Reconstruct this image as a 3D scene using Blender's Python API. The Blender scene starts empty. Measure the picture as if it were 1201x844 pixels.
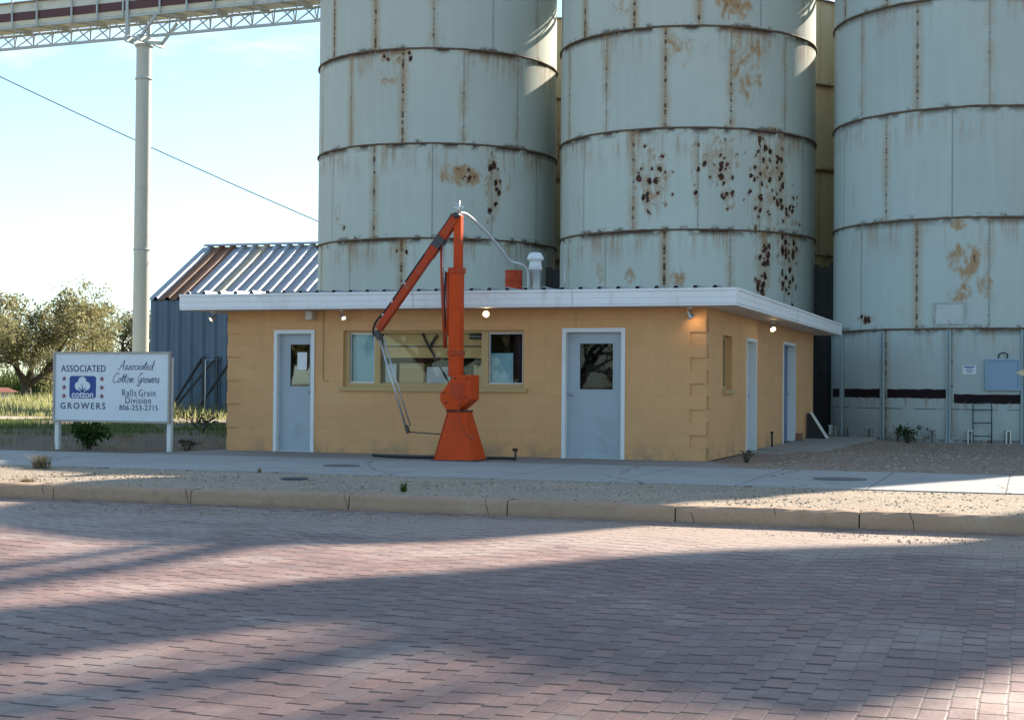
import bpy, math, random
import numpy as np
from math import radians as R_, sin, cos, pi, sqrt, atan2
from mathutils import Vector, Matrix
random.seed(7)
SC = bpy.context.scene
COL = SC.collection

# ------------------------------------------------------------------ node helpers
class X:
    """a socket with arithmetic"""
    def __init__(s, t, k): s.t = t; s.k = k
    def _m(s, op, *o, clamp=False):
        n = s.t.nodes.new('ShaderNodeMath'); n.operation = op; n.use_clamp = clamp
        for i, v in enumerate((s,) + o):
            if isinstance(v, X): s.t.links.new(v.k, n.inputs[i])
            else: n.inputs[i].default_value = v
        return X(s.t, n.outputs[0])
    def __add__(s, o): return s._m('ADD', o)
    __radd__ = __add__
    def __sub__(s, o): return s._m('SUBTRACT', o)
    def __rsub__(s, o): return (s * -1) + o
    def __mul__(s, o): return s._m('MULTIPLY', o)
    __rmul__ = __mul__
    def __truediv__(s, o): return s._m('DIVIDE', o)
    def floor(s): return s._m('FLOOR')
    def frac(s): return s._m('FRACT')
    def abs(s): return s._m('ABSOLUTE')
    def sin(s): return s._m('SINE')
    def max(s, o): return s._m('MAXIMUM', o)
    def min(s, o): return s._m('MINIMUM', o)
    def pow(s, o): return s._m('POWER', o)
    def sat(s): return s._m('ADD', 0.0, clamp=True)
    def gt(s, o): return s._m('GREATER_THAN', o)
    def step(s, a, b):
        n = s.t.nodes.new('ShaderNodeMapRange'); n.interpolation_type = 'SMOOTHSTEP'
        s.t.links.new(s.k, n.inputs[0])
        if a <= b:
            n.inputs[1].default_value = a; n.inputs[2].default_value = b
            n.inputs[3].default_value = 0; n.inputs[4].default_value = 1
        else:
            n.inputs[1].default_value = b; n.inputs[2].default_value = a
            n.inputs[3].default_value = 1; n.inputs[4].default_value = 0
        return X(s.t, n.outputs[0])

class M:
    """material under construction"""
    def __init__(s, name):
        s.m = bpy.data.materials.new(name); s.m.use_nodes = True
        s.t = s.m.node_tree
        s.b = s.t.nodes['Principled BSDF']; s.out = s.t.nodes['Material Output']
        s.tc = s.t.nodes.new('ShaderNodeTexCoord')
    def set(s, k, v):
        i = s.b.inputs[k]
        if isinstance(v, X): s.t.links.new(v.k, i)
        elif isinstance(v, (tuple, list)): i.default_value = tuple(v) + ((1,) if len(v) == 3 else ())
        else: i.default_value = v
        return s
    def obj(s): return X(s.t, s.tc.outputs['Object'])
    def uv(s): return X(s.t, s.tc.outputs['UV'])
    def pos(s):
        g = s.t.nodes.new('ShaderNodeNewGeometry'); return X(s.t, g.outputs['Position'])
    def rnd(s):
        g = s.t.nodes.new('ShaderNodeObjectInfo'); return X(s.t, g.outputs['Random'])
    def island(s):
        g = s.t.nodes.new('ShaderNodeNewGeometry'); return X(s.t, g.outputs['Random Per Island'])
    def sep(s, v):
        n = s.t.nodes.new('ShaderNodeSeparateXYZ'); s.t.links.new(v.k, n.inputs[0])
        return [X(s.t, o) for o in n.outputs]
    def comb(s, a, b, c=0.0):
        n = s.t.nodes.new('ShaderNodeCombineXYZ')
        for i, v in enumerate((a, b, c)):
            if isinstance(v, X): s.t.links.new(v.k, n.inputs[i])
            else: n.inputs[i].default_value = v
        return X(s.t, n.outputs[0])
    def noise(s, v, sc=1.0, det=3.0, rough=.55, dist=0.0):
        n = s.t.nodes.new('ShaderNodeTexNoise'); s.t.links.new(v.k, n.inputs['Vector'])
        n.inputs['Scale'].default_value = sc; n.inputs['Detail'].default_value = det
        n.inputs['Roughness'].default_value = rough; n.inputs['Distortion'].default_value = dist
        return X(s.t, n.outputs[0])
    def vor(s, v, sc=1.0, out='Distance', feat='F1', rnd=1.0):
        n = s.t.nodes.new('ShaderNodeTexVoronoi'); n.feature = feat
        s.t.links.new(v.k, n.inputs['Vector']); n.inputs['Scale'].default_value = sc
        n.inputs['Randomness'].default_value = rnd
        return X(s.t, n.outputs[out])
    def white(s, v, dim='3D'):
        n = s.t.nodes.new('ShaderNodeTexWhiteNoise'); n.noise_dimensions = dim
        s.t.links.new(v.k, n.inputs['W' if dim == '1D' else 'Vector'])
        return X(s.t, n.outputs['Value'])
    def mix(s, f, a, b):
        n = s.t.nodes.new('ShaderNodeMix'); n.data_type = 'RGBA'
        ins = [n.inputs[0], n.inputs[6], n.inputs[7]]
        for i, v in zip(ins, (f, a, b)):
            if isinstance(v, X): s.t.links.new(v.k, i)
            elif isinstance(v, (tuple, list)): i.default_value = tuple(v) + ((1,) if len(v) == 3 else ())
            else: i.default_value = v
        return X(s.t, n.outputs[2])
    def scale(s, col, f):
        """colour times a number socket"""
        n = s.t.nodes.new('ShaderNodeVectorMath'); n.operation = 'SCALE'
        if isinstance(col, X): s.t.links.new(col.k, n.inputs[0])
        else: n.inputs[0].default_value = col[:3]
        if isinstance(f, X): s.t.links.new(f.k, n.inputs['Scale'])
        else: n.inputs['Scale'].default_value = f
        return X(s.t, n.outputs[0])
    def bump(s, h, strength=.5, dist=.01):
        n = s.t.nodes.new('ShaderNodeBump'); n.inputs['Strength'].default_value = strength
        n.inputs['Distance'].default_value = dist; s.t.links.new(h.k, n.inputs['Height'])
        s.t.links.new(n.outputs[0], s.b.inputs['Normal']); return s

def painted(name, col, rough=.55, var=.18, scale=3.0, metal=0.0, dirt=None, dirt_amt=.5, dscale=1.5, bump=.0, spec=.4):
    m = M(name); p = m.obj()
    n1 = m.noise(p, scale, 4, .6); n2 = m.noise(p, scale * 9, 3, .6)
    f = (n1 - .5) * (2 * var) + (n2 - .5) * var + 1.0
    c = m.scale(col, f)
    if dirt:
        d = m.noise(p, dscale, 6, .68).step(.52, .72) * dirt_amt
        c = m.mix(d, c, dirt)
    m.set('Base Color', c).set('Roughness', rough).set('Metallic', metal).set('Specular IOR Level', spec)
    if bump: m.bump(n2, bump, .01)
    return m.m

# ------------------------------------------------------------------ mesh helpers
class MB:
    def __init__(s): s.v = []; s.f = []; s.sm = []; s.uv = {}
    def add(s, vs, fs, smooth=False):
        b = len(s.v); s.v += [tuple(v) for v in vs]
        for f in fs: s.f.append(tuple(i + b for i in f)); s.sm.append(smooth)
        return s
    def box(s, x0, x1, y0, y1, z0, z1):
        v = [(x, y, z) for z in (z0, z1) for y in (y0, y1) for x in (x0, x1)]
        return s.add(v, [(0, 2, 3, 1), (4, 5, 7, 6), (0, 1, 5, 4), (2, 6, 7, 3), (0, 4, 6, 2), (1, 3, 7, 5)])
    def bar(s, a, b, w, h=None, up=(0, 0, 1)):
        h = h or w; a = Vector(a); b = Vector(b); d = (b - a).normalized()
        u = Vector(up)
        if abs(d.dot(u)) > .98: u = Vector((0, 1, 0))
        r = d.cross(u).normalized(); u = r.cross(d)
        v = [p + r * (i * w / 2) + u * (j * h / 2) for p in (a, b) for i, j in ((-1, -1), (1, -1), (1, 1), (-1, 1))]
        return s.add(v, [(0, 1, 2, 3), (7, 6, 5, 4), (0, 4, 5, 1), (1, 5, 6, 2), (2, 6, 7, 3), (3, 7, 4, 0)])
    def tube(s, pts, r, n=8, cap=True):
        pts = [Vector(p) for p in pts]; k = len(pts)
        rs = r if isinstance(r, (list, tuple)) else [r] * k
        ref = None; vs = []
        for i, p in enumerate(pts):
            d = (pts[min(i + 1, k - 1)] - pts[max(i - 1, 0)])
            if d.length < 1e-9: d = Vector((0, 0, 1))
            d.normalize()
            if ref is None:
                ref = Vector((0, 0, 1)) if abs(d.z) < .9 else Vector((1, 0, 0))
            a = d.cross(ref)
            if a.length < 1e-6: a = d.orthogonal()
            a.normalize(); b = a.cross(d); ref = b
            for j in range(n):
                t = 2 * pi * j / n; vs.append(p + (a * cos(t) + b * sin(t)) * rs[i])
        fs = [(i * n + j, i * n + (j + 1) % n, (i + 1) * n + (j + 1) % n, (i + 1) * n + j) for i in range(k - 1) for j in range(n)]
        s.add(vs, fs, True)
        if cap:
            b = len(s.v) - len(vs)
            s.f.append(tuple(b + j for j in range(n))[::-1]); s.sm.append(False)
            s.f.append(tuple(b + (k - 1) * n + j for j in range(n))); s.sm.append(False)
        return s
    def lathe(s, prof, c=(0, 0, 0), n=24, ax='z'):
        vs = []
        for r, z in prof:
            for j in range(n):
                t = 2 * pi * j / n
                if ax == 'z': vs.append((c[0] + r * cos(t), c[1] + r * sin(t), c[2] + z))
                elif ax == 'x': vs.append((c[0] + z, c[1] + r * cos(t), c[2] + r * sin(t)))
                else: vs.append((c[0] + r * cos(t), c[1] + z, c[2] + r * sin(t)))
        k = len(prof)
        fs = [(i * n + j, i * n + (j + 1) % n, (i + 1) * n + (j + 1) % n, (i + 1) * n + j) for i in range(k - 1) for j in range(n)]
        return s.add(vs, fs, True)
    def prism(s, poly, fn0, fn1):
        """poly 2-D points, fn maps (a,b) -> 3-D at both ends"""
        n = len(poly)
        v = [fn0(*p) for p in poly] + [fn1(*p) for p in poly]
        return s.add(v, [tuple(range(n))[::-1], tuple(range(n, 2 * n))] + [(i, (i + 1) % n, n + (i + 1) % n, n + i) for i in range(n)])
    def hull(s, a, b):
        """loft between two equal loops"""
        n = len(a)
        return s.add(list(a) + list(b), [tuple(range(n))[::-1], tuple(range(n, 2 * n))] + [(i, (i + 1) % n, n + (i + 1) % n, n + i) for i in range(n)])
    def arcbox(s, cx, cy, phi0, phi1, z0, z1, r0, r1, n=8):
        vs = []
        for i in range(n + 1):
            p = phi0 + (phi1 - phi0) * i / n
            for r, z in ((r0, z0), (r1, z0), (r1, z1), (r0, z1)): vs.append((cx + r * cos(p), cy + r * sin(p), z))
        fs = [(i * 4 + j, (i + 1) * 4 + j, (i + 1) * 4 + (j + 1) % 4, i * 4 + (j + 1) % 4) for i in range(n) for j in range(4)]
        fs += [(0, 1, 2, 3), (n * 4 + 3, n * 4 + 2, n * 4 + 1, n * 4)]
        return s.add(vs, fs)
    def build(s, name, mat, parent=None, bevel=0.0, recalc=True):
        me = bpy.data.meshes.new(name); me.from_pydata(s.v, [], s.f)
        me.polygons.foreach_set('use_smooth', s.sm)
        if recalc:
            import bmesh
            bm = bmesh.new(); bm.from_mesh(me); bmesh.ops.recalc_face_normals(bm, faces=bm.faces); bm.to_mesh(me); bm.free()
        me.materials.append(mat); me.update()
        o = bpy.data.objects.new(name, me); COL.objects.link(o)
        if parent:
            o.parent = parent; o.matrix_parent_inverse = Matrix.Translation(parent.location).inverted()
        if bevel:
            b = o.modifiers.new('bevel', 'BEVEL'); b.width = bevel; b.segments = 2; b.limit_method = 'ANGLE'
        return o
def tag(o, label=None, cat=None, group=None, kind=None):
    if label: o['label'] = label
    if cat: o['category'] = cat
    if group: o['group'] = group
    if kind: o['kind'] = kind
    return o
def thing(name, loc, label, cat, group=None):
    o = bpy.data.objects.new(name, None); o.location = loc; o.empty_display_size = .2
    COL.objects.link(o); return tag(o, label, cat, group)
def struct(o): o['kind'] = 'structure'; return o
def bez(pts, n=8):
    """Catmull-Rom through points"""
    P = [Vector(p) for p in pts]; P = [P[0] * 2 - P[1]] + P + [P[-1] * 2 - P[-2]]; o = []
    for i in range(1, len(P) - 2):
        for k in range(n):
            t = k / n; a, b, c, d = P[i - 1:i + 3]
            o.append(.5 * ((2 * b) + (c - a) * t + (2 * a - 5 * b + 4 * c - d) * t * t + (3 * b - a - 3 * c + d) * t ** 3))
    o.append(P[-2]); return o

# ------------------------------------------------------------------ camera, sky, sun
YAW, PITCH, ROLL = .3247, .0168, .0082
CAM = Vector((4.807, -23.803, 1.163))
fw = Vector((-sin(YAW) * cos(PITCH), cos(YAW) * cos(PITCH), sin(PITCH)))
rt = Vector((cos(YAW), sin(YAW), 0)); up = rt.cross(fw)
r2 = rt * cos(ROLL) + up * sin(ROLL); u2 = up * cos(ROLL) - rt * sin(ROLL)
cd = bpy.data.cameras.new('camera'); cam = bpy.data.objects.new('camera', cd); COL.objects.link(cam)
cam.matrix_world = Matrix(((r2.x, u2.x, -fw.x, CAM.x), (r2.y, u2.y, -fw.y, CAM.y), (r2.z, u2.z, -fw.z, CAM.z), (0, 0, 0, 1)))
cd.sensor_width = 36; cd.lens = 36 * 1803 / 1201; cd.clip_end = 6000; cd.clip_start = .1
SC.camera = cam

SUN_AZ, SUN_EL = R_(25.7), R_(30)
sdir = Vector((sin(SUN_AZ) * cos(SUN_EL), cos(SUN_AZ) * cos(SUN_EL), sin(SUN_EL)))
sl = bpy.data.lights.new('sun', 'SUN'); sl.energy = 5.0; sl.angle = R_(.53); sl.color = (1, .91, .78)
so = bpy.data.objects.new('sun', sl); COL.objects.link(so); so.rotation_euler = sdir.to_track_quat('Z', 'Y').to_euler()
W = bpy.data.worlds.new('World'); SC.world = W; W.use_nodes = True
wt = W.node_tree; bg = wt.nodes['Background']
sky = wt.nodes.new('ShaderNodeTexSky'); sky.sky_type = 'NISHITA'; sky.sun_disc = False
sky.sun_elevation = SUN_EL; sky.sun_rotation = SUN_AZ; sky.altitude = 900; sky.air_density = 1.0; sky.dust_density = .9; sky.ozone_density = .7
tcw = wt.nodes.new('ShaderNodeTexCoord'); mp = wt.nodes.new('ShaderNodeMapping'); mp.inputs['Scale'].default_value = (2.2, 2.2, 9)
wt.links.new(tcw.outputs['Generated'], mp.inputs[0])
nz = wt.nodes.new('ShaderNodeTexNoise'); nz.inputs['Scale'].default_value = 2.4; nz.inputs['Detail'].default_value = 7; nz.inputs['Roughness'].default_value = .58
wt.links.new(mp.outputs[0], nz.inputs['Vector'])
mr = wt.nodes.new('ShaderNodeMapRange'); mr.interpolation_type = 'SMOOTHSTEP'
mr.inputs[1].default_value = .50; mr.inputs[2].default_value = .72; mr.inputs[4].default_value = .55
wt.links.new(nz.outputs[0], mr.inputs[0])
mxw = wt.nodes.new('ShaderNodeMix'); mxw.data_type = 'RGBA'
spz = wt.nodes.new('ShaderNodeSeparateXYZ'); wt.links.new(tcw.outputs['Generated'], spz.inputs[0])
hz = wt.nodes.new('ShaderNodeMapRange'); hz.interpolation_type = 'SMOOTHSTEP'; wt.links.new(spz.outputs[2], hz.inputs[0])   # veil of high thin haze, thicker low down
hz.inputs[1].default_value = .0; hz.inputs[2].default_value = .42; hz.inputs[3].default_value = .16; hz.inputs[4].default_value = .06
adm = wt.nodes.new('ShaderNodeMath'); adm.operation = 'MAXIMUM'; wt.links.new(mr.outputs[0], adm.inputs[0]); wt.links.new(hz.outputs[0], adm.inputs[1])
wt.links.new(adm.outputs[0], mxw.inputs[0]); wt.links.new(sky.outputs[0], mxw.inputs[6]); mxw.inputs[7].default_value = (7.0, 6.2, 6.1, 1)
tnt = wt.nodes.new('ShaderNodeMix'); tnt.data_type = 'RGBA'; tnt.blend_type = 'MULTIPLY'; tnt.inputs[0].default_value = 1.0
wt.links.new(mxw.outputs[2], tnt.inputs[6]); tnt.inputs[7].default_value = (.80, .985, 1.02, 1); wt.links.new(tnt.outputs[2], bg.inputs[0]); bg.inputs[1].default_value = .095
SC.view_settings.view_transform = 'Standard'; SC.view_settings.look = 'None'; SC.view_settings.gamma = 1
SC.view_settings.exposure = 1.42
SC.cycles.use_denoising = True; SC.cycles.max_bounces = 8
SC.cycles.sample_clamp_indirect = 6

# ------------------------------------------------------------------ materials
white_trim = painted('white_trim_metal', (.80, .80, .80), .45, .06, 2, dirt=(.38, .33, .26), dirt_amt=.35, dscale=2.5)
def trim_mat():
    m = M('white_fascia_metal'); p = m.obj(); x, y, z = m.sep(p); a = x + y
    st_ = m.noise(m.comb(a * 4.5, z * .9), 1.0, 6, .7); big = m.noise(p, .6, 4); fine = m.noise(p, 9, 3)
    c = m.scale((.80, .80, .80), (big - .5) * .16 + (fine - .5) * .06 + 1.0)
    c = m.mix((st_ - .53).step(0, .2) * .38, c, (.40, .33, .25))
    c = m.mix(m.noise(m.comb(a * .8, z * .2), 1.0, 3).step(.62, .70) * .25, c, (.36, .25, .16))
    m.set('Base Color', c).set('Roughness', .48); m.bump(m.noise(m.comb(a * .9, z * 3.0), 1.0, 2), .18, .03); return m.m
white_trim = trim_mat()
white_paint = painted('white_paint', (.74, .74, .72), .5, .06, 3, dirt=(.4, .35, .28), dirt_amt=.3)
door_paint = painted('blue_grey_door_paint', (.38, .43, .47), .45, .10, 1.6, dirt=(.25, .26, .26), dirt_amt=.5, dscale=1.6)
door_blue = painted('dark_blue_door_paint', (.10, .16, .27), .5, .08, 2)
red_paint = painted('red_orange_paint', (.60, .064, .008), .55, .24, 2.2, dirt=(.20, .07, .045), dirt_amt=.75, dscale=2.6, bump=.05, spec=.18)
red_worn = painted('worn_red_paint', (.46, .055, .015), .55, .25, 4, dirt=(.25, .16, .12), dirt_amt=.6, dscale=5, spec=.2)
black_rubber = painted('black_rubber', (.02, .02, .022), .6, .2)
dark_steel = painted('dark_steel', (.06, .06, .065), .45, .2, 8, metal=.4)
bare_steel = painted('bare_steel', (.45, .46, .47), .35, .1, 8, metal=.7)
galv = painted('galvanised_steel', (.50, .51, .50), .38, .12, 5, metal=.75, dirt=(.3, .25, .2), dirt_amt=.3)
tan_paint = painted('tan_window_frame_paint', (.50, .33, .14), .5, .08, 3)
beige_paint = painted('beige_conveyor_paint', (.68, .65, .53), .5, .14, 1.2, dirt=(.3, .2, .12), dirt_amt=.4, dscale=2)
maroon_paint = painted('maroon_band_paint', (.095, .030, .028), .5, .15, 2)
truss_grey = painted('grey_truss_paint', (.46, .50, .49), .5, .15, 3, dirt=(.25, .15, .09), dirt_amt=.35, dscale=4)
pole_paint = painted('cream_pole_paint', (.56, .54, .45), .5, .08, .8, dirt=(.3, .22, .14), dirt_amt=.3, dscale=.8)
ring_rust = painted('rusted_hoop_steel', (.15, .105, .072), .8, .4, 3, dirt=(.07, .03, .018), dirt_amt=.9, dscale=1.2)
rust_dark = painted('dark_rust', (.08, .035, .022), .85, .4, 6)
cream_paint = painted('cream_board_paint', (.66, .52, .32), .5, .1, 4)
gap_shade_dark = painted('gap_shade_paint', (.05, .045, .04), .8, .3, 5)  # near-black colour standing in for shade in the silo gaps
soffit_paint = painted('soffit_paint', (.62, .58, .52), .6, .06, 2)
cardboard = painted('cardboard', (.62, .42, .19), .7, .1, 3)
paper = painted('white_paper', (.75, .75, .74), .6, .05, 6)
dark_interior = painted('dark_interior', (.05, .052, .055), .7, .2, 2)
hatch_blue = painted('blue_hatch_paint', (.26, .36, .46), .5, .08, 3)
sign_white = painted('sign_white_paint', (.70, .74, .78), .4, .05, 2, dirt=(.5, .48, .44), dirt_amt=.3, dscale=1.2)
sign_navy = painted('sign_navy_paint', (.035, .05, .13), .5, .05)
sign_blue = painted('sign_blue_paint', (.02, .055, .26), .45, .05)
sign_star = painted('sign_star_paint', (.22, .04, .06), .5, .05)
cable_pale = painted('pale_cable_sheath', (.62, .63, .60), .4, .08, 8)
brick_red = painted('red_brick_clay', (.30, .13, .08), .8, .2, 9)
teal_backing = painted('pale_teal_backing', (.34, .58, .64), .6, .04, 2)  # backs two panes; behind the left one it imitates reflected sky

def silo_paint(name, tint, off_even, blobs=(), rust=1.0, band=False, pitch=2.55, Rr=3.43):
    """u = radians round the shell from the side that faces the street, v = metres up"""
    m = M(name); u, v, _ = m.sep(m.uv())
    um = u * Rr                                   # metres round
    P2 = m.comb(um, v)
    row = (v / pitch).floor()
    par = (row * .5).frac() * 2.0                 # 0 for even rows, 1 for odd
    step_ = 2 * pi / 13
    q = (u - R_(off_even) - par * (step_ / 2)) / step_
    seam = ((q + .5).frac() - .5).abs() * (step_ * Rr)     # metres from a seam
    qi = (q + .5).floor()
    seamrnd = m.white(m.comb(qi, row, 3.0))
    bolts = ((v * (2 * pi / .085)).sin() * .5 + .5) * seam.step(.045, .02)
    lap = seam.step(.028, .006)
    stain = m.noise(m.comb(um * 1.4, v * .55), 1.0, 6, .7, .4)
    big = m.noise(P2, .35, 3); mid = m.noise(P2, 1.7, 5, .62); fine = m.noise(P2, 9, 4, .62)
    streak = m.noise(m.comb(um * 5.0, v * .22), 1.0, 4, .6)
    panelv = m.white(m.comb(q.floor(), row, 7.0))
    c = m.scale(tint, (big - .5) * .22 + (streak - .5) * .16 + (panelv - .5) * .10 + (fine - .5) * .05 + 1.0)
    c = m.mix((streak - .58).step(0, .18) * .22, c, (.60, .60, .54))          # chalky runs
    # vertical distance under and over the hoop
    vf = (v / pitch).frac() * pitch
    under = (pitch - vf)                                                     # metres below hoop above
    drip = m.noise(m.comb(um * 7.0, v * .5), 1.0, 5, .7)
    patch = m.noise(P2, .55, 3, .6)
    dmask = under.step(1.1, 0.0) * (drip * 1.0 + patch * .9 - .90).step(0.0, .28)
    c = m.mix(dmask * (.8 * rust), c, (.34, .185, .08))
    dm2 = under.step(.22, .0) * (mid + patch * .7 - .75).step(0, .12)
    c = m.mix(dm2 * rust, c, (.075, .035, .022))
    over = vf.step(.16, .0) * (m.noise(P2, 2.4, 5, .7) + patch * .5 - .77).step(0, .1)
    c = m.mix(over * rust, c, (.10, .05, .03))
    # seams: lap line, bolt rows, rust bleeding out of them
    c = m.mix(lap * .42, c, (.16, .17, .15))
    c = m.mix(bolts * .30, c, (.14, .15, .14))
    sn = m.noise(m.comb(um * 2.0, v * 1.3), 1.0, 5, .7)
    bleed = seam.step(.22, .015) * (sn + seamrnd * .55 - .66).step(0, .30)
    c = m.mix(bleed * (.62 * rust), c, (.38, .225, .095))
    sdark = seam.step(.055, .010) * (m.noise(m.comb(um * 1.5, v * 7.5), 1.0, 4, .7) + seamrnd * .40 - .78).step(0, .10)
    c = m.mix(sdark * rust, c, (.07, .034, .02))
    # local clusters
    if blobs:
        tot = None; totS = None
        for (a, z, ra, rz, st, kind) in blobs:
            dx = (u - R_(a)) / R_(ra); dz = (v - z) / rz
            g = (dx * dx + dz * dz).step(1.0, 0.05) * st
            if kind == 0: tot = g if tot is None else tot.max(g)
            else: totS = g if totS is None else totS.max(g)
        if totS is not None:
            sm = m.noise(m.comb(um * 3.0, v * 1.9), 1.0, 6, .72, .6)
            s1 = (sm + totS * .45 - .80).step(0, .20) * totS.step(0.02, .2)
            c = m.mix(s1 * .85, c, (.40, .215, .08))
            s2 = (sm + totS * .28 - .86).step(0, .06) * totS.step(.02, .2)
            c = m.mix(s2 * .8, c, (.12, .05, .03))
        if tot is not None:
            wob = m.comb(um + (mid - .5) * .30 + (fine - .5) * .10, v * .80 + (fine - .5) * .16 + (big - .5) * .3)
            vd = m.vor(wob, 6.6); vr = m.vor(wob, 6.6, 'Color')
            vdx = m.sep(vr)[0]
            size = ((vdx + tot * .72 - .86).max(0.0) * .75).min(.50)
            spot = (size - vd).step(-.035, .03) * tot.step(.02, .15)
            halo = (size * 1.9 - vd).step(-.10, .05) * tot.step(.02, .15)
            run = (m.noise(m.comb(um * 9.0, v * .8), 1.0, 3, .6) + tot * .3 - .72).step(0, .2) * tot.step(.02, .4)
            c = m.mix((halo * .5).max(run * .36), c, (.36, .195, .075))
            c = m.mix(spot, c, m.mix(fine.step(.4, .65), (.030, .016, .013), (.12, .05, .03)))
    c = m.mix((stain - .60).step(0, .14) * (.40 * rust), c, (.42, .27, .13))
    # odd dark pin spots everywhere
    vd2 = m.vor(m.comb(um + (mid - .5) * .1, v), 1.15); vc2 = m.sep(m.vor(m.comb(um, v), 1.15, 'Color'))[0]
    pin = (vc2.step(.84, .99) * .055 - vd2).step(-.012, .012)
    c = m.mix(pin * rust, c, (.05, .028, .02))
    if band:
        hi = u.step(R_(-8.0), R_(-8.9))
        ctr = hi * .11 + .945
        d = (v - ctr).abs() + (m.noise(m.comb(um * 2.5, v), 1.0, 6, .7) - .5) * .10
        pst = ((u - R_(off_even)) / step_ + .5).frac() - .5
        notpost = (pst.abs() * (step_ * Rr)).step(.04, .06)
        c = m.mix(d.step(.118, .098) * notpost, c, (.018, .010, .012))
        below = (ctr - v).step(.05, .12) * (v - (ctr - .30)).step(-.1, .15)
        c = m.mix(below * (m.noise(m.comb(um * 6, v * .6), 1.0, 4, .7)).step(.50, .66) * notpost * .7, c, (.26, .17, .10))
        ln = (v - .70).abs().step(.018, .006) * (mid.step(.38, .5))
        c = m.mix(ln * .75, c, (.05, .045, .04))
        c = m.mix(v.step(.75, -.1) * .35 * mid.step(.35, .6), c, (.20, .20, .18))
    m.set('Base Color', c).set('Roughness', .78).set('Specular IOR Level', .2)
    m.bump((lap * -1.0) + bolts * .6 + mid * .25, .35, .012)
    return m.m

def glass_mat(name, tint=(.8, .85, .86), refl=1.0):
    m = M(name); t = m.t
    tr = t.nodes.new('ShaderNodeBsdfTransparent'); tr.inputs[0].default_value = tint + (1,)
    gl = t.nodes.new('ShaderNodeBsdfGlossy'); gl.inputs['Roughness'].default_value = .015; gl.inputs['Color'].default_value = (.95, .97, 1, 1)
    fr = t.nodes.new('ShaderNodeFresnel'); fr.inputs[0].default_value = 1.55
    mn = t.nodes.new('ShaderNodeMath'); mn.operation = 'MULTIPLY_ADD'; mn.inputs[1].default_value = 1.0 * refl; mn.inputs[2].default_value = .0
    t.links.new(fr.outputs[0], mn.inputs[0])
    n = m.noise(m.obj(), 1.3, 2); bp = t.nodes.new('ShaderNodeBump'); bp.inputs['Strength'].default_value = .03; bp.inputs['Distance'].default_value = .02
    t.links.new(n.k, bp.inputs['Height']); t.links.new(bp.outputs[0], gl.inputs['Normal'])
    mx = t.nodes.new('ShaderNodeMixShader'); t.links.new(mn.outputs[0], mx.inputs[0]); t.links.new(tr.outputs[0], mx.inputs[1]); t.links.new(gl.outputs[0], mx.inputs[2])
    t.links.new(mx.outputs[0], m.out.inputs[0]); return m.m
pane_glass = glass_mat('window_glass', (.9, .92, .92), .42); pane_mirror = glass_mat('reflective_window_glass', (.7, .75, .78), 1.7)

pane_dim = glass_mat('dim_window_glass', (.6, .62, .64), .38)
def emit_mat(name, col, st):
    m = M(name); m.set('Emission Color', col).set('Emission Strength', st).set('Base Color', (.8, .75, .6)); return m.m
bulb_hot = emit_mat('lit_bulb', (1, .70, .36), 16.0)
bulb_low = emit_mat('dim_bulb', (1, .84, .60), 2.5)

def block_wall():
    m = M('ochre_painted_block'); p = m.obj(); x, y, z = m.sep(p)
    along = x + y * 1.0
    row = (z / .2032).floor(); par = (row * .5).frac() * 2.0
    a = (along + par * .2032) / .4064
    jz = ((z / .2032 + .5).frac() - .5).abs() * .2032
    jx = ((a + .5).frac() - .5).abs() * .4064
    j = jz.min(jx)
    groove = j.step(.010, .002)
    blk = m.white(m.comb(a.floor(), row, 1.0))
    big = m.noise(p, .9, 4); fine = m.noise(p, 26, 4, .65)
    grime = m.noise(p, 2.6, 6, .66)
    c = m.scale((.675, .356, .158), (big - .5) * .22 + (blk - .5) * .055 + (fine - .5) * .10 + 1.0)
    c = m.mix(groove * (grime.step(.35, .65) * .16 + .02), c, (.30, .18, .08))
    c = m.mix(z.step(.35, .0) * grime.step(.42, .62) * .6, c, (.26, .20, .13))       # splash-back dirt along the foot
    c = m.mix(grime.step(.58, .74) * .22, c, (.36, .25, .12))
    runs = m.noise(m.comb(along * 5.0, z * .35), 1.0, 5, .65)
    c = m.mix((runs - .54).step(0, .16) * z.step(.9, 2.4) * .30, c, (.34, .215, .10))      # rain runs below the eave
    touch = m.noise(m.comb(along * .55, z * .8), 1.0, 2, .4).step(.585, .60)
    c = m.mix(touch * .16, c, (.70, .45, .22))                                             # touched-up paint
    m.set('Base Color', c).set('Roughness', .62).set('Specular IOR Level', .3)
    m.bump((groove * -.8) + fine * .35, .34, .005); return m.m
ochre = block_wall()

def corrug_mat(name, cols, pitch=.52, metal=.5, vary=True):
    """each sheet takes one of the colours by its number along x"""
    m = M(name); p = m.obj(); x, y, z = m.sep(p)
    n = m.noise(m.comb(x * 3, y * .4, z * .4), 1.0, 5, .65)
    r = m.white(m.comb((x / (pitch * 2)).floor(), 2.0, 5.0))
    c = m.mix(r.gt(.72), cols[0], cols[1])
    c = m.scale(c, (n - .5) * .6 + 1.0)
    m.set('Base Color', c).set('Roughness', .42).set('Metallic', metal); return m.m
shed_wall_mat = painted('blue_shed_steel', (.085, .135, .195), .5, .22, 1.1, metal=.1, dirt=(.10, .12, .14), dirt_amt=.4)
roof_galv = painted('galvanised_roof_sheet', (.36, .38, .41), .36, .14, 1.2, metal=.45, dirt=(.32, .27, .22), dirt_amt=.35, dscale=.8)
roof_tan = painted('tan_stained_roof_sheet', (.46, .40, .29), .5, .2, 1.5, metal=.4, dirt=(.28, .16, .08), dirt_amt=.5)
roof_rust = painted('rusty_roof_sheet', (.20, .095, .05), .7, .25, 1.6, dirt=(.33, .22, .15), dirt_amt=.5)

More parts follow.
